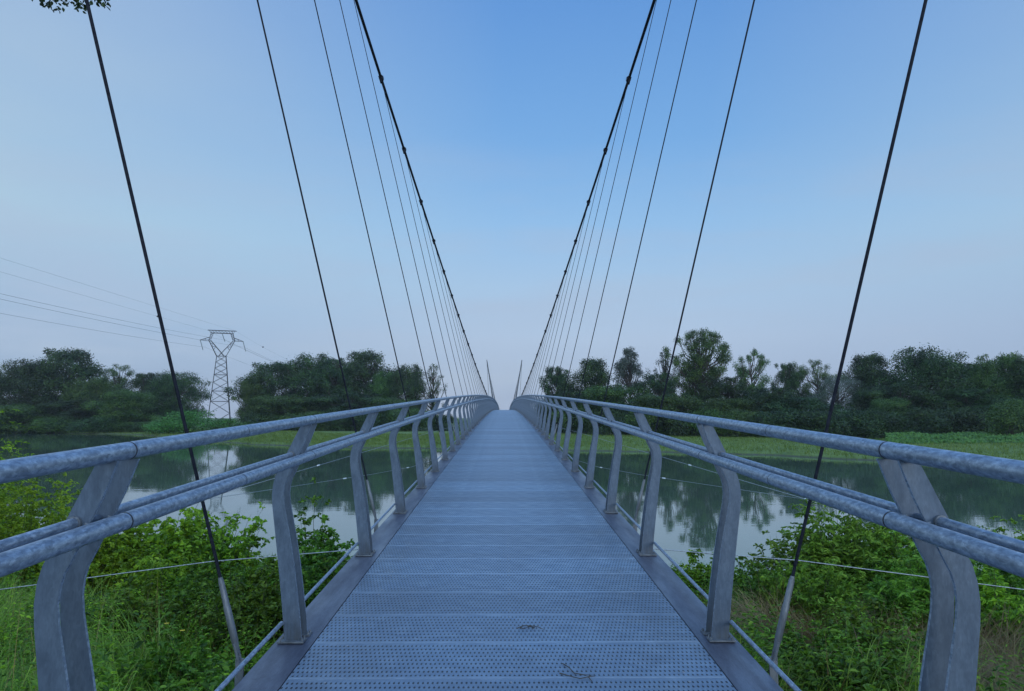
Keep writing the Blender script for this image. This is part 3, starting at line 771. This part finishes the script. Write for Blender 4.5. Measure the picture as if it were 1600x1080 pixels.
TREES = [
 ('oakD', -12, 578, 70, 330, 'broadleaf_tree', 'hazy distant tree at the very left edge of the photo', 'tree', GL),
 ('oakA', 45, 566, 92, 262, 'broadleaf_tree', 'dark rounded tree second from the left edge on the far bank', 'tree', GL),
 ('oakB', 112, 549, 100, 268, 'broadleaf_tree', 'tallest dark tree of the left far bank group with ragged top', 'tree', GL),
 ('oakC', 150, 588, 80, 258, 'broadleaf_tree', 'lower dark tree just right of the tallest tree of the left group', 'tree', GL),
 ('airyB', 193, 567, 66, 275, 'broadleaf_tree', 'tree with small tufted top rising behind the middle of the left group', 'tree', GL),
 ('oakD', 232, 583, 84, 268, 'broadleaf_tree', 'dark full tree between the tufted tree and the last tree before the pylon', 'tree', GL),
 ('oakA', 284, 583, 78, 262, 'broadleaf_tree', 'rounded dark tree nearest the pylon on its left', 'tree', GL),
 ('midA', 200, 610, 92, 244, 'broadleaf_tree', 'lighter green low tree in front of the dark left group', 'tree', GL),
 ('midA', 30, 632, 110, 246, 'broadleaf_tree', 'low green tree under the dark trees at the left edge', 'tree', GL),
 ('oakD', 120, 625, 90, 250, 'broadleaf_tree', 'low dark tree filling under the tallest left group tree', 'tree', GL),
 ('oakC', 397, 592, 54, 250, 'broadleaf_tree', 'shorter leafy tree at the left end of the middle group beside the pylon', 'tree', GM),
 ('oakB', 432, 569, 84, 255, 'broadleaf_tree', 'dark tree second from the pylon in the middle group', 'tree', GM),
 ('oakA', 483, 556, 90, 258, 'broadleaf_tree', 'broad dark tree third from the pylon in the middle group', 'tree', GM),
 ('oakD', 528, 562, 84, 254, 'broadleaf_tree', 'dense dark tree in the centre of the middle group', 'tree', GM),
 ('oakB', 572, 551, 86, 258, 'broadleaf_tree', 'tallest tree of the middle group with uneven top', 'tree', GM),
 ('oakC', 602, 580, 60, 252, 'broadleaf_tree', 'lower tree right of the tallest tree in the middle group', 'tree', GM),
 ('oakA', 636, 572, 58, 250, 'broadleaf_tree', 'rounded dark tree next to the sparse tree near the bridge', 'tree', GM),
 ('airyA', 676, 564, 44, 246, 'broadleaf_tree', 'sparse see-through tree left of the bridge at the end of the middle group', 'tree', GM),
 ('midA', 452, 618, 110, 240, 'broadleaf_tree', 'low tree filling the foot of the middle group near the pylon', 'tree', GM),
 ('oakD', 545, 615, 120, 238, 'broadleaf_tree', 'low dark tree at the foot of the centre of the middle group', 'tree', GM),
 ('midA', 610, 622, 90, 236, 'broadleaf_tree', 'low green tree at the foot of the middle group near the bridge', 'tree', GM),
 ('oakD', 872, 574, 60, 196, 'broadleaf_tree', 'dark tree right of the bridge at the left end of the right wood', 'tree', GR),
 ('oakB', 927, 563, 64, 190, 'broadleaf_tree', 'dark pointed tree second from the bridge in the right wood', 'tree', GR),
 ('greyA', 985, 538, 62, 196, 'broadleaf_tree', 'tall greyish tree third from the bridge in the right wood', 'tree', GR),
 ('airyA', 1038, 539, 52, 192, 'broadleaf_tree', 'thin airy tree just left of the tallest tree in the right wood', 'tree', GR),
 ('bigP', 1096, 509, 96, 184, 'broadleaf_tree', 'tallest tree of the right wood with spreading fan of limbs', 'tree', GR),
 ('airyB', 1178, 542, 66, 184, 'broadleaf_tree', 'airy tree with open crown right of the tallest tree', 'tree', GR),
 ('oakD', 1233, 567, 54, 182, 'broadleaf_tree', 'small rounded tree right of the open-crowned airy tree', 'tree', GR),
 ('airyB', 1280, 558, 64, 180, 'broadleaf_tree', 'loose leafy tree left of the right first hanger cable', 'tree', GR),
 ('oakB', 1366, 555, 80, 180, 'broadleaf_tree', 'tall dark tree right of the grey tree behind the hanger cable', 'tree', GR),
 ('greyB', 1312, 590, 92, 170, 'broadleaf_tree', 'grey green tree behind the nearest right hanger cable', 'tree', GR),
 ('oakA', 1445, 547, 118, 172, 'broadleaf_tree', 'biggest broad dark tree of the right part of the wood', 'tree', GR),
 ('oakD', 1505, 566, 84, 235, 'broadleaf_tree', 'hazy farther tree in the dip between the two big right trees', 'tree', GR),
 ('oakC', 1568, 551, 110, 166, 'broadleaf_tree', 'large tree close to the right edge of the photo', 'tree', GR),
 ('oakB', 1640, 560, 110, 160, 'broadleaf_tree', 'tree cut off by the right edge of the photo', 'tree', GR),
 ('oakD', 900, 612, 90, 184, 'broadleaf_tree', 'low dark tree under the first two trees right of the bridge', 'tree', GR),
 ('midA', 960, 602, 110, 180, 'broadleaf_tree', 'low leafy tree in front of the tall greyish tree', 'tree', GR),
 ('oakD', 1035, 585, 90, 182, 'broadleaf_tree', 'dark middle-height tree under the thin airy tree', 'tree', GR),
 ('midA', 1040, 616, 120, 172, 'broadleaf_tree', 'low green tree left of the foot of the tallest tree', 'tree', GR),
 ('oakD', 1140, 590, 100, 178, 'broadleaf_tree', 'dark middle-height tree between the tallest and the open-crowned tree', 'tree', GR),
 ('oakC', 1130, 622, 120, 168, 'broadleaf_tree', 'low tree in front of the foot of the tallest tree', 'tree', GR),
 ('oakD', 1215, 606, 110, 170, 'broadleaf_tree', 'low dark tree under the small rounded tree of the right wood', 'tree', GR),
 ('oakB', 1250, 622, 110, 165, 'broadleaf_tree', 'low dark tree left of the foot of the grey green tree', 'tree', GR),
 ('oakD', 1400, 600, 110, 164, 'broadleaf_tree', 'dark middle-height tree left of the biggest broad tree', 'tree', GR),
 ('oakB', 1505, 608, 120, 162, 'broadleaf_tree', 'dark low tree in front of the hazy dip at the right', 'tree', GR),
 ('midA', 1395, 622, 60, 156, 'broadleaf_tree', 'small lighter green tree in front of the dark right wood', 'tree', GR),
]
for t_ in TREES: place(*t_)
SH = 'bushes along the far bank'
def sh(key, px, top, wpx, Yd, label, cat='bush'): place(key, px, top, wpx, Yd, 'bush', label, cat, SH)
sh('bushC', 300, 643, 110, 215, 'bright green creeper-covered mound right in front of the pylon foot')
sh('bushC', 360, 655, 80, 222, 'low bright green mound right of the pylon foot')
sh('bushC', 262, 652, 60, 220, 'bright green mound left of the pylon foot below the rounded tree')
sh('bushA', 90, 652, 90, 244, 'low bush on the waterline below the tallest left group tree')
sh('bushB', 170, 652, 100, 240, 'dark low bush on the waterline below the lighter green tree')
sh('bushA', 225, 660, 70, 236, 'pale low bush on the waterline between the lighter tree and the creeper mounds')
sh('bushB', 5, 648, 110, 250, 'dark low bush on the waterline at the left edge')
sh('bushB', 415, 646, 90, 236, 'dark bush at the left foot of the middle tree group')
sh('bushA', 490, 645, 100, 230, 'bush at the foot of the broad dark tree of the middle group')
sh('bushB', 570, 644, 100, 228, 'dark bush at the foot of the tallest middle group tree')
sh('bushA', 640, 640, 90, 226, 'bush at the foot of the middle group close to the bridge railing')
sh('bushB', 690, 650, 60, 230, 'small dark bush under the sparse tree by the bridge')
RB = [(860, 628, 70, 186, 'bushB', 'dark bush nearest the bridge at the foot of the right wood'), (905, 636, 90, 180, 'bushA', 'green bush second from the bridge at the foot of the right wood'),
 (960, 640, 90, 174, 'bushB', 'dark bush below the tall greyish tree'), (1010, 642, 90, 170, 'bushA', 'green bush below the thin airy tree'), (1065, 645, 90, 166, 'bushB', 'dark bush left of the foot of the tallest tree'),
 (1115, 642, 90, 163, 'bushA', 'green bush right of the foot of the tallest tree'), (1165, 646, 90, 160, 'bushA', 'green bush below the open-crowned airy tree'), (1215, 645, 100, 157, 'bushB', 'dark bush below the small rounded tree of the right wood'),
 (1270, 645, 100, 154, 'bushB', 'dark bush below the loose leafy tree'), (1325, 642, 100, 152, 'bushB', 'dark bush at the foot of the grey green tree'), (1380, 645, 90, 151, 'bushB', 'dark bush below the small lighter green tree'),
 (1432, 640, 100, 155, 'bushB', 'dark bush at the left foot of the biggest broad right tree'), (1492, 640, 110, 156, 'bushB', 'dark bush at the right foot of the biggest broad right tree'), (1545, 640, 90, 156, 'bushB', 'dark bush left of the pale round bush at the right edge'),
 (1588, 624, 92, 136, 'bushD', 'pale round green bush at the right edge of the meadow')]
for px, top, wp, Yd, key, lab in RB: sh(key, px, top, wp, Yd, lab)

# tree beside the near end of the bridge; one limb reaches over the left hanger
def overhang():
    r = np.random.default_rng(77); rr = random.Random(77)
    e = empty('oak_tree', (-12.5, 11, float(height(-12.5, 11))), 'dark leafy branches hanging in at the top left corner of the photo', 'tree')
    zb = e.location.z; tr = MB()
    tr.tube([(0, 0, -.3), (0, 0, 3), (.2, .1, 8), (.3, .3, 13), (.2, .3, 17)], [.34, .27, .2, .12, .04], 10)
    cen, rad = [], []
    for k in range(26):
        a = rr.uniform(0, 2 * PI); zz = rr.uniform(9, 18); q_ = rr.uniform(.3, 2.4)
        c = Vector((q_ * math.cos(a) - .6, q_ * math.sin(a), zz)); cen.append(c); rad.append(rr.uniform(.6, 1.1))
        tr.tube([(.2, .1, zz - 2), c * .5 + Vector((.1, .05, (zz - 2) * .5)), c], [.07, .05, .02], 5, False)
    # the reaching limb ends: world positions just inside the top left corner of the view
    for (wx, wy, wz, b) in ((-9.0, 14.0, 13.62, .17), (-8.75, 14.0, 13.50, .17), (-8.62, 14.0, 13.62, .15), (-8.40, 14.1, 13.60, .13), (-8.28, 14.1, 13.50, .13), (-8.0, 14.0, 13.66, .14), (-7.85, 14.0, 13.62, .15), (-7.72, 14.0, 13.70, .12), (-8.3, 14.0, 14.0, .3), (-8.9, 13.9, 14.0, .35), (-7.9, 14.1, 14.0, .25), (-9.2, 13.9, 13.8, .2)):
        c = Vector((wx + 12.5, wy - 11, wz - zb)); cen.append(c); rad.append(b)
        tr.tube([(.2, .1, 9), (1.6, 1.4, 11.0), (c.x * .85, c.y * .9, c.z + .5), c], [.09, .06, .03, .008], 5, False)
    cen = np.array([list(c) for c in cen]); rad = np.array(rad); n = 9000
    pw = rad ** 1.6; pick = r.choice(len(rad), n, p=pw / pw.sum())
    d = unit(r.normal(size=(n, 3))); Pp = cen[pick] + d * rad[pick][:, None] * (r.random(n) ** .4)[:, None]
    nrm = unit(r.normal(size=(n, 3)) + [0, 0, .8]); D = unit(r.normal(size=(n, 3))) + [0, 0, -.3]
    part('trunk', tr, M['bark'], e, True)
    s_ = .07 + .05 * r.random(n)
    link('crown', leaf_mesh('crown', [leaves(Pp, D, nrm, s_, s_ * .6, .1, True)], M['leaf_dark']), e)
overhang()

# ------------------------------------------------------------------ near bank vegetation
def shrub(label, x, y, h, spread, n_st, per, lsize, ratio, mat, seed, up=.7, start=.12, name='shrub', cat='shrub', grp='shrubs on the near bank', lean=(0, 0), droop=.35):
    r = np.random.default_rng(seed); z0 = float(height(x, y))
    e = empty(name, (x, y, z0), label, cat, grp); lsize = lsize * 1.45
    st = MB(); Ps, Ds, Ns, Ls = [], [], [], []
    for k in range(n_st):
        a = r.uniform(0, 2 * PI); rad = spread * math.sqrt(r.random())
        ln = h * r.uniform(.55, 1.0) * (1 - .35 * (rad / spread) ** 2)
        b = np.array([math.cos(a) * rad * .45, math.sin(a) * rad * .45, 0.])
        tip = np.array([math.cos(a) * rad * 1.0 + lean[0] * ln, math.sin(a) * rad * 1.0 + lean[1] * ln, ln])
        mid = b * .5 + tip * .5 + np.array([0, 0, ln * .16]) - np.array([math.cos(a), math.sin(a), 0]) * rad * .12
        ts = np.linspace(0, 1, 8)[:, None]
        cv = (1 - ts) ** 2 * b + 2 * ts * (1 - ts) * mid + ts ** 2 * tip
        cv[1:] += r.normal(size=(7, 3)) * .015 * h * .4
        if k % 2 == 0 or n_st < 40: st.tube([tuple(c) for c in cv[::2]] + [tuple(cv[-1])], [.009, .007, .005, .003, .0015], 4, False)
        # side twigs with leaves
        nt_ = max(3, per // 9)
        for j in range(nt_):
            t = start + (1 - start) * (j + r.random()) / nt_
            i0 = min(6, int(t * 7)); f = t * 7 - i0; p = cv[i0] * (1 - f) + cv[i0 + 1] * f
            td = unit(r.normal(size=(1, 3)) * [1, 1, .5] + [[0, 0, up * .6]])[0]; tl = h * .13 * r.uniform(.6, 1.3) * (1.1 - .6 * t)
            m = per // nt_
            u = np.linspace(.15, 1, m)[:, None]
            pts = p + td * tl * u + np.array([0, 0, -droop]) * tl * u ** 2
            sd_ = np.where(np.arange(m)[:, None] % 2 == 0, 1, -1) * np.cross(td, [0, 0, 1])
            D = td * .55 + sd_ * .9 + r.normal(size=(m, 3)) * .35 + np.array([0, 0, -.25])
            Ps.append(pts); Ds.append(D); Ns.append(np.array([0, 0, 1]) + r.normal(size=(m, 3)) * .45)
            Ls.append(lsize * r.uniform(.6, 1.25, m) * (1.0 - .3 * t))
    P_ = np.concatenate(Ps); Lh = np.concatenate(Ls)
    part('stems', st, M['stem'], e)
    link('foliage', leaf_mesh('foliage', [leaves(P_, np.concatenate(Ds), np.concatenate(Ns), Lh, Lh * ratio, .16, True)], M[mat]), e)
    return e
def wx(px, d): return (px - 788) / F_PX * d
def htop(px, top, Yd):      # height of a plant at px whose top is seen at image row top
    x = wx(px, Yd); zt = 5.5 + Yd * math.tan(math.atan((540 - top) / F_PX) + PIT); return x, zt - float(height(x, Yd))
NB = [
 ('dark leafy weed clump in the left grass beside the nearest post', 215, 925, 9.6, .6, 45, 70, .075, .6, 'leaf_near3', {}),
 ('leafy bramble low in the left grass left of the hanger socket', 325, 905, 10.6, .7, 55, 80, .075, .65, 'leaf_near3', {}),
 ('bright leafy weed clump halfway between the left shrubs and the deck', 285, 868, 12.6, .8, 50, 80, .08, .5, 'leaf_near', {}),
 ('leafy bramble beside the deck edge at the foot of the second left post', 405, 905, 10.2, .7, 55, 80, .075, .6, 'leaf_near3', {}),
 ('bramble clump under the wind stay left of the second post', 425, 868, 12.8, .8, 55, 80, .08, .6, 'leaf_near', {}),
 ('dark bramble at the deck edge near the bottom of the photo on the left', 300, 1010, 8.0, .55, 45, 60, .06, .6, 'leaf_near3', {}),
 ('leafy clump between the right hanger socket and the long-leaved shrub', 1255, 885, 12.2, .8, 50, 80, .09, .35, 'leaf_near2', {}),
 ('leafy clump low behind the nearest right post', 1420, 890, 11.5, .8, 50, 80, .10, .35, 'leaf_near2', {}),
 ('bright leafy clump right of the nearest right post', 1545, 905, 11.0, .8, 55, 80, .09, .4, 'leaf_near', {}),
 # label, px, top row, distance, spread(m), stems, leaves, leaf size, ratio, material, kwargs
 ('leafy round-leaved shrub behind the nearest left post', 255, 800, 15, 1.35, 90, 90, .085, .8, 'leaf_near', {}),
 ('bright shrub on the waterline between the first two left posts', 318, 806, 16.5, 1.1, 75, 90, .08, .8, 'leaf_near', {}),
 ('slender shrub shoot leaning out over the water beside the left hanger', 358, 800, 15.5, .55, 22, 90, .075, .85, 'leaf_near', {'lean': (.30, 0), 'name': 'sapling', 'cat': 'sapling'}),
 ('low shrub beside the left hanger socket', 365, 868, 12.5, 1.0, 60, 80, .07, .6, 'leaf_near3', {}),
 ('sparse sapling standing against the water between the second and third left posts', 498, 775, 17, .5, 14, 70, .085, .7, 'leaf_near3', {'name': 'sapling', 'cat': 'sapling', 'start': .3}),
 ('leafy shrub below the sparse sapling', 500, 838, 15, 1.0, 60, 80, .09, .8, 'leaf_near3', {}),
 ('low shrub right of the second left post near the deck', 505, 880, 11, .8, 50, 80, .07, .65, 'leaf_near3', {}),
 ('dark shrub close to the deck edge left of the third post', 545, 870, 14, .8, 50, 80, .08, .7, 'leaf_near3', {}),
 ('big light green shrub at the left edge of the photo', 40, 742, 15, 1.5, 100, 100, .085, .42, 'leaf_near', {}),
 ('light green shrub right of the big one at the left edge', 105, 768, 17, 1.2, 80, 100, .085, .42, 'leaf_near', {}),
 ('low green shrub below the left railing behind the nearest post', 165, 825, 14, 1.2, 70, 90, .08, .7, 'leaf_near', {}),
 ('tall bush at the left edge with bright feathery leaves', -10, 668, 24, 1.3, 70, 90, .11, .4, 'leaf_near', {}),
 ('thin bare-twigged tree at the left edge above the railing', -5, 620, 27, 1.3, 26, 40, .06, .5, 'leaf_near3', {'start': .55, 'name': 'sapling', 'cat': 'sapling'}),
 ('big shrub with long drooping leaves behind the right hanger', 1300, 792, 15, 1.25, 90, 90, .12, .32, 'leaf_near2', {}),
 ('long-leaved shrub on the waterline left of the nearest right post', 1375, 800, 16, 1.2, 85, 90, .12, .32, 'leaf_near2', {}),
 ('upright light shoot rising behind the right handrail', 1385, 775, 15.5, .3, 9, 70, .09, .4, 'leaf_near', {'name': 'sapling', 'cat': 'sapling'}),
 ('loose reddish-tipped shrub left of the right hanger', 1225, 830, 15.5, .9, 55, 80, .085, .5, 'leaf_near2', {}),
 ('small leafy shrub between the first two right posts at the water', 1085, 868, 15, .7, 50, 70, .08, .6, 'leaf_near', {}),
 ('low shrub left of the right hanger socket', 1160, 882, 13.5, .9, 55, 80, .075, .5, 'leaf_near3', {}),
 ('green shrub behind the nearest right post', 1440, 838, 14, 1.1, 70, 80, .10, .4, 'leaf_near2', {}),
 ('shrub right of the nearest right post under the handrail', 1520, 845, 14.5, 1.1, 70, 80, .09, .5, 'leaf_near3', {}),
 ('small-leaved shrub at the right edge against the water', 1580, 830, 16, 1.0, 60, 80, .075, .6, 'leaf_near2', {}),
 ('dark low bramble below the right deck edge', 1290, 985, 8.2, .85, 60, 70, .06, .7, 'leaf_near3', {}),
 ('bramble at the foot of the nearest right post', 1375, 965, 8.6, .8, 55, 70, .06, .7, 'leaf_near3', {}),
 ('dark bramble at the bottom edge left of the nearest right post', 1330, 1030, 7.4, .7, 50, 70, .055, .7, 'leaf_near3', {}),
]
for k, (lab, px, top, Yd, spd, ns_, per, ls_, rt, mt, kw) in enumerate(NB):
    x, hh = htop(px, top, Yd); hh *= 1.22; shrub(lab, x, Yd, hh, spd, ns_, per, ls_, rt, mt, 100 + k, **kw)

def blades(name, label, cat, n, region, hmin, hmax, width, mat, seed, bend=.6, seg=4, dens=None):
    r = np.random.default_rng(seed); x0, x1, y0, y1 = region
    xx = r.uniform(x0, x1, n * 3); yy = r.uniform(y0, y1, n * 3)
    zz = height(xx, yy); ok = (zz > (-.35 if name == 'reeds' else .02))
    if dens is not None: ok &= r.random(n * 3) < dens(xx, yy)
    xx, yy, zz = xx[ok][:n], yy[ok][:n], zz[ok][:n]; m = len(xx)
    a = np.sin(xx * .9 + 2) * 2 + np.cos(yy * .7 + xx * .4) * 2 + r.normal(0, 1.0, m); hgt = r.uniform(hmin, hmax, m) * (.75 + .45 * np.sin(xx * 2.3 + np.sin(yy * 1.7)) * np.sin(yy * 1.9 + 1 + np.sin(xx))); hgt = np.maximum(hgt, hmin * .6)
    bd = np.clip(r.normal(bend, .28, m), .05, 1.3); wd_ = width * r.uniform(.6, 1.4, m)
    dirx, diry = np.cos(a), np.sin(a); sx, sy = -diry, dirx
    V_ = np.zeros((m, seg * 2 + 1, 3))
    for i in range(seg + 1):
        t = i / seg; lx = hgt * bd * t ** 1.8; lz = hgt * (t - .38 * bd * t ** 2.4)
        cx, cy, cz = xx + dirx * lx, yy + diry * lx, zz - .02 + lz
        wv = wd_ * (1 - t ** 1.6) * .5
        if i < seg:
            V_[:, 2 * i] = np.stack([cx - sx * wv, cy - sy * wv, cz], 1); V_[:, 2 * i + 1] = np.stack([cx + sx * wv, cy + sy * wv, cz], 1)
        else: V_[:, 2 * seg] = np.stack([cx, cy, cz], 1)
    pat = []; sizes = []
    for i in range(seg - 1): pat += [2 * i, 2 * i + 1, 2 * i + 3, 2 * i + 2]; sizes.append(4)
    pat += [2 * seg - 2, 2 * seg - 1, 2 * seg]; sizes.append(3)
    lo = (np.arange(m)[:, None] * (2 * seg + 1) + np.array(pat)).ravel()
    o = link(name, make_mesh(name, V_.reshape(-1, 3), loops=lo, sizes=np.tile(sizes, m), mat=M[mat]))
    return tag(o, label, cat, kind='stuff')
wedge = lambda xx, yy: ((np.abs(xx) > 1.62) & (np.abs(xx) < .8 * yy + 1.5)).astype(float)
def dry_amount(xx, yy):
    return np.clip(1.1 * np.exp(-(((xx - 3.7) / 1.1) ** 2 + ((yy - 10.6) / 1.5) ** 2)) + 1.2 * np.exp(-(((xx - 5.6) / 1.2) ** 2 + ((yy - 7.9) / 1.8) ** 2)) + .7 * np.exp(-(((xx - 6.2) / 1.4) ** 2 + ((yy - 10.6) / 1.6) ** 2)), 0, 1)
def dryd(xx, yy): return wedge(xx, yy) * np.clip(dry_amount(xx, yy) + .03, 0, 1)
def greend(xx, yy): return wedge(xx, yy) * (1 - .88 * dry_amount(xx, yy))
blades('long_grass', 'long green grass covering the near bank left of the bridge', 'grass', 70000, (-17, -1.6, 3.5, 25), .45, 1.1, .014, 'grass', 5, .75, 5, wedge)
blades('long_grass', 'long green grass covering the near bank right of the bridge', 'grass', 48000, (1.6, 17, 3.5, 25), .4, .95, .014, 'grass', 6, .75, 5, greend)
blades('dry_grass', 'patches of straw coloured dry grass on the right near bank', 'grass', 26000, (1.6, 12, 4, 16), .45, 1.05, .009, 'dry', 7, .9, 5, dryd)
blades('seed_grass', 'scattered pale grass stems among the weeds of the left near bank', 'grass', 4500, (-12, -1.6, 5, 20), .7, 1.25, .006, 'dry', 8, .35, 5, wedge)

def weeds(name, label, n, region, hmin, hmax, lsize, ratio, mat, seed, dens=wedge):
    r = np.random.default_rng(seed); x0, x1, y0, y1 = region
    xx = r.uniform(x0, x1, n * 3); yy = r.uniform(y0, y1, n * 3); zz = height(xx, yy); ok = (zz > .05) & (r.random(n * 3) < dens(xx, yy))
    xx, yy, zz = xx[ok][:n], yy[ok][:n], zz[ok][:n]; m = len(xx); per = 26
    hg = r.uniform(hmin, hmax, m); lx, ly = r.normal(0, .18, m), r.normal(0, .18, m)
    t = np.linspace(.12, 1, per)[None, :] + r.normal(0, .02, (m, per))
    P_ = np.stack([xx[:, None] + lx[:, None] * t * hg[:, None], yy[:, None] + ly[:, None] * t * hg[:, None], zz[:, None] + t * hg[:, None]], -1).reshape(-1, 3)
    ang = (np.arange(per)[None, :] * 2.4 + r.uniform(0, 6, (m, 1))).ravel() + r.normal(0, .3, m * per)
    D = np.stack([np.cos(ang), np.sin(ang), r.normal(.15, .3, m * per)], -1)
    Nn = np.array([0, 0, 1]) + r.normal(size=(m * per, 3)) * .35
    Lh = (lsize * r.uniform(.6, 1.3, (m, 1)) * (1.15 - .75 * t)).ravel()
    P_ = P_ + D * .01
    o = link(name, leaf_mesh(name, [leaves(P_, D, Nn, Lh, Lh * ratio, .15, True)], M[mat]))
    return tag(o, label, 'undergrowth', kind='stuff')
weeds('undergrowth', 'broad-leaved weeds among the grass of the left near bank', 1300, (-16, -1.6, 4, 24), .35, .95, .13, .55, 'leaf_near3', 21)
weeds('undergrowth', 'light green nettles among the grass of the left near bank', 1300, (-16, -1.6, 5, 24), .4, 1.0, .09, .4, 'leaf_near', 22)
weeds('undergrowth', 'broad-leaved weeds among the grass of the right near bank', 1300, (1.6, 16, 4, 24), .3, .8, .13, .5, 'leaf_near3', 23, greend)
weeds('undergrowth', 'long-leaved light weeds among the grass of the right near bank', 1500, (1.6, 16, 7, 24), .4, 1.0, .12, .25, 'leaf_near2', 24, greend)

# a few yellow flower heads in the left grass
FLOW = []
for k, (px, py, Yd) in enumerate([(276, 974, 9.2), (268, 1042, 8.3), (362, 1018, 8.6), (300, 985, 9.0)]):
    x = wx(px, Yd); z = 5.5 + Yd * math.tan(math.atan((540 - py) / F_PX) + PIT); zg = float(height(x, Yd)); mb = MB()
    mb.tube([(0, 0, 0), (.02, 0, (z - zg) * .6), (0, 0, max(.3, z - zg))], .002, 4)
    e = empty('wild_flower', (x, Yd, zg), ['yellow flower head highest in the left grass patch', 'yellow flower head nearest the bottom edge', 'yellow flower head nearest the deck', 'second yellow flower head in the middle of the left grass'][k], 'flower', 'yellow flowers in the left grass')
    part('stem', mb, M['stem'], e)
    hb_ = MB(); zt = max(.3, z - zg)
    for q_ in range(7):
        a = q_ * .9; hb_.add([(0, 0, zt), (.028 * math.cos(a - .35), .028 * math.sin(a - .35), zt + .012), (.034 * math.cos(a), .034 * math.sin(a), zt + .01), (.028 * math.cos(a + .35), .028 * math.sin(a + .35), zt + .012)], [[0, 1, 2, 3]])
    part('petals', hb_, M['yellow'], e)

# far meadow and reeds
blades('meadow_grass', 'flat green meadow grass between the far waterline and the right wood', 'grass', 90000, (-60, 130, 78, 185), .25, .6, .09, 'meadow_grass', 31, .4, 2, lambda x, y: ((y - far_shore(x) > .3) & (y - far_shore(x) < 75)).astype(float))
blades('meadow_grass', 'meadow grass on the far bank left of the bridge', 'grass', 40000, (-190, -10, 120, 262), .3, .7, .12, 'meadow_grass', 32, .4, 2, lambda x, y: ((y - far_shore(x) > .3) & (y - far_shore(x) < 60)).astype(float))
blades('reeds', 'pale fringe of reeds standing along the far waterline', 'reeds', 26000, (-190, 130, 70, 270), .45, .95, .07, 'reed', 33, .25, 2, lambda x, y: ((y - far_shore(x) > -.9 + .7 * np.sin(x * .9)) & (y - far_shore(x) < 1.8)).astype(float))
def creeper():
    r = np.random.default_rng(41); n = 26000; px = r.uniform(1385, 1600, n); Yd = 118 + 34 * r.random(n)
    x = (px - 788) / F_PX * Yd; top = .9 * (1 + .5 * np.sin(x * .5) * np.sin(Yd * .4)) * np.clip((Yd - 116) / 10, .2, 1)
    z = height(x, Yd) + top * (r.random(n) ** .4)
    P_ = np.stack([x, Yd, z], 1); nrm = unit(r.normal(size=(n, 3)) * .5 + [0, -.5, .8]); D = unit(np.cross(nrm, r.normal(size=(n, 3))))
    s_ = .3 + .25 * r.random(n)
    tag(link('ground_cover', leaf_mesh('ground_cover', [leaves(P_, D, nrm, s_, s_ * .7)], M['creeper'])), 'bright green creeper carpet at the foot of the right wood', 'ground cover', kind='stuff')
creeper()

# ------------------------------------------------------------------ haze
hz = MB(); hz.box(-1520, 1520, -90, 1520, -3, 62)
hm = bpy.data.materials.new('haze'); hm.use_nodes = True; hn = hm.node_tree
hn.nodes.clear(); ho = hn.nodes.new('ShaderNodeOutputMaterial'); pv = hn.nodes.new('ShaderNodeVolumePrincipled')
pv.inputs['Color'].default_value = (.82, .88, .95, 1); pv.inputs['Density'].default_value = .00014; pv.inputs['Anisotropy'].default_value = .2
hn.links.new(pv.outputs[0], ho.inputs['Volume'])
hzo = link('haze', hz.mesh('haze', hm)); tag(hzo, kind='stuff')
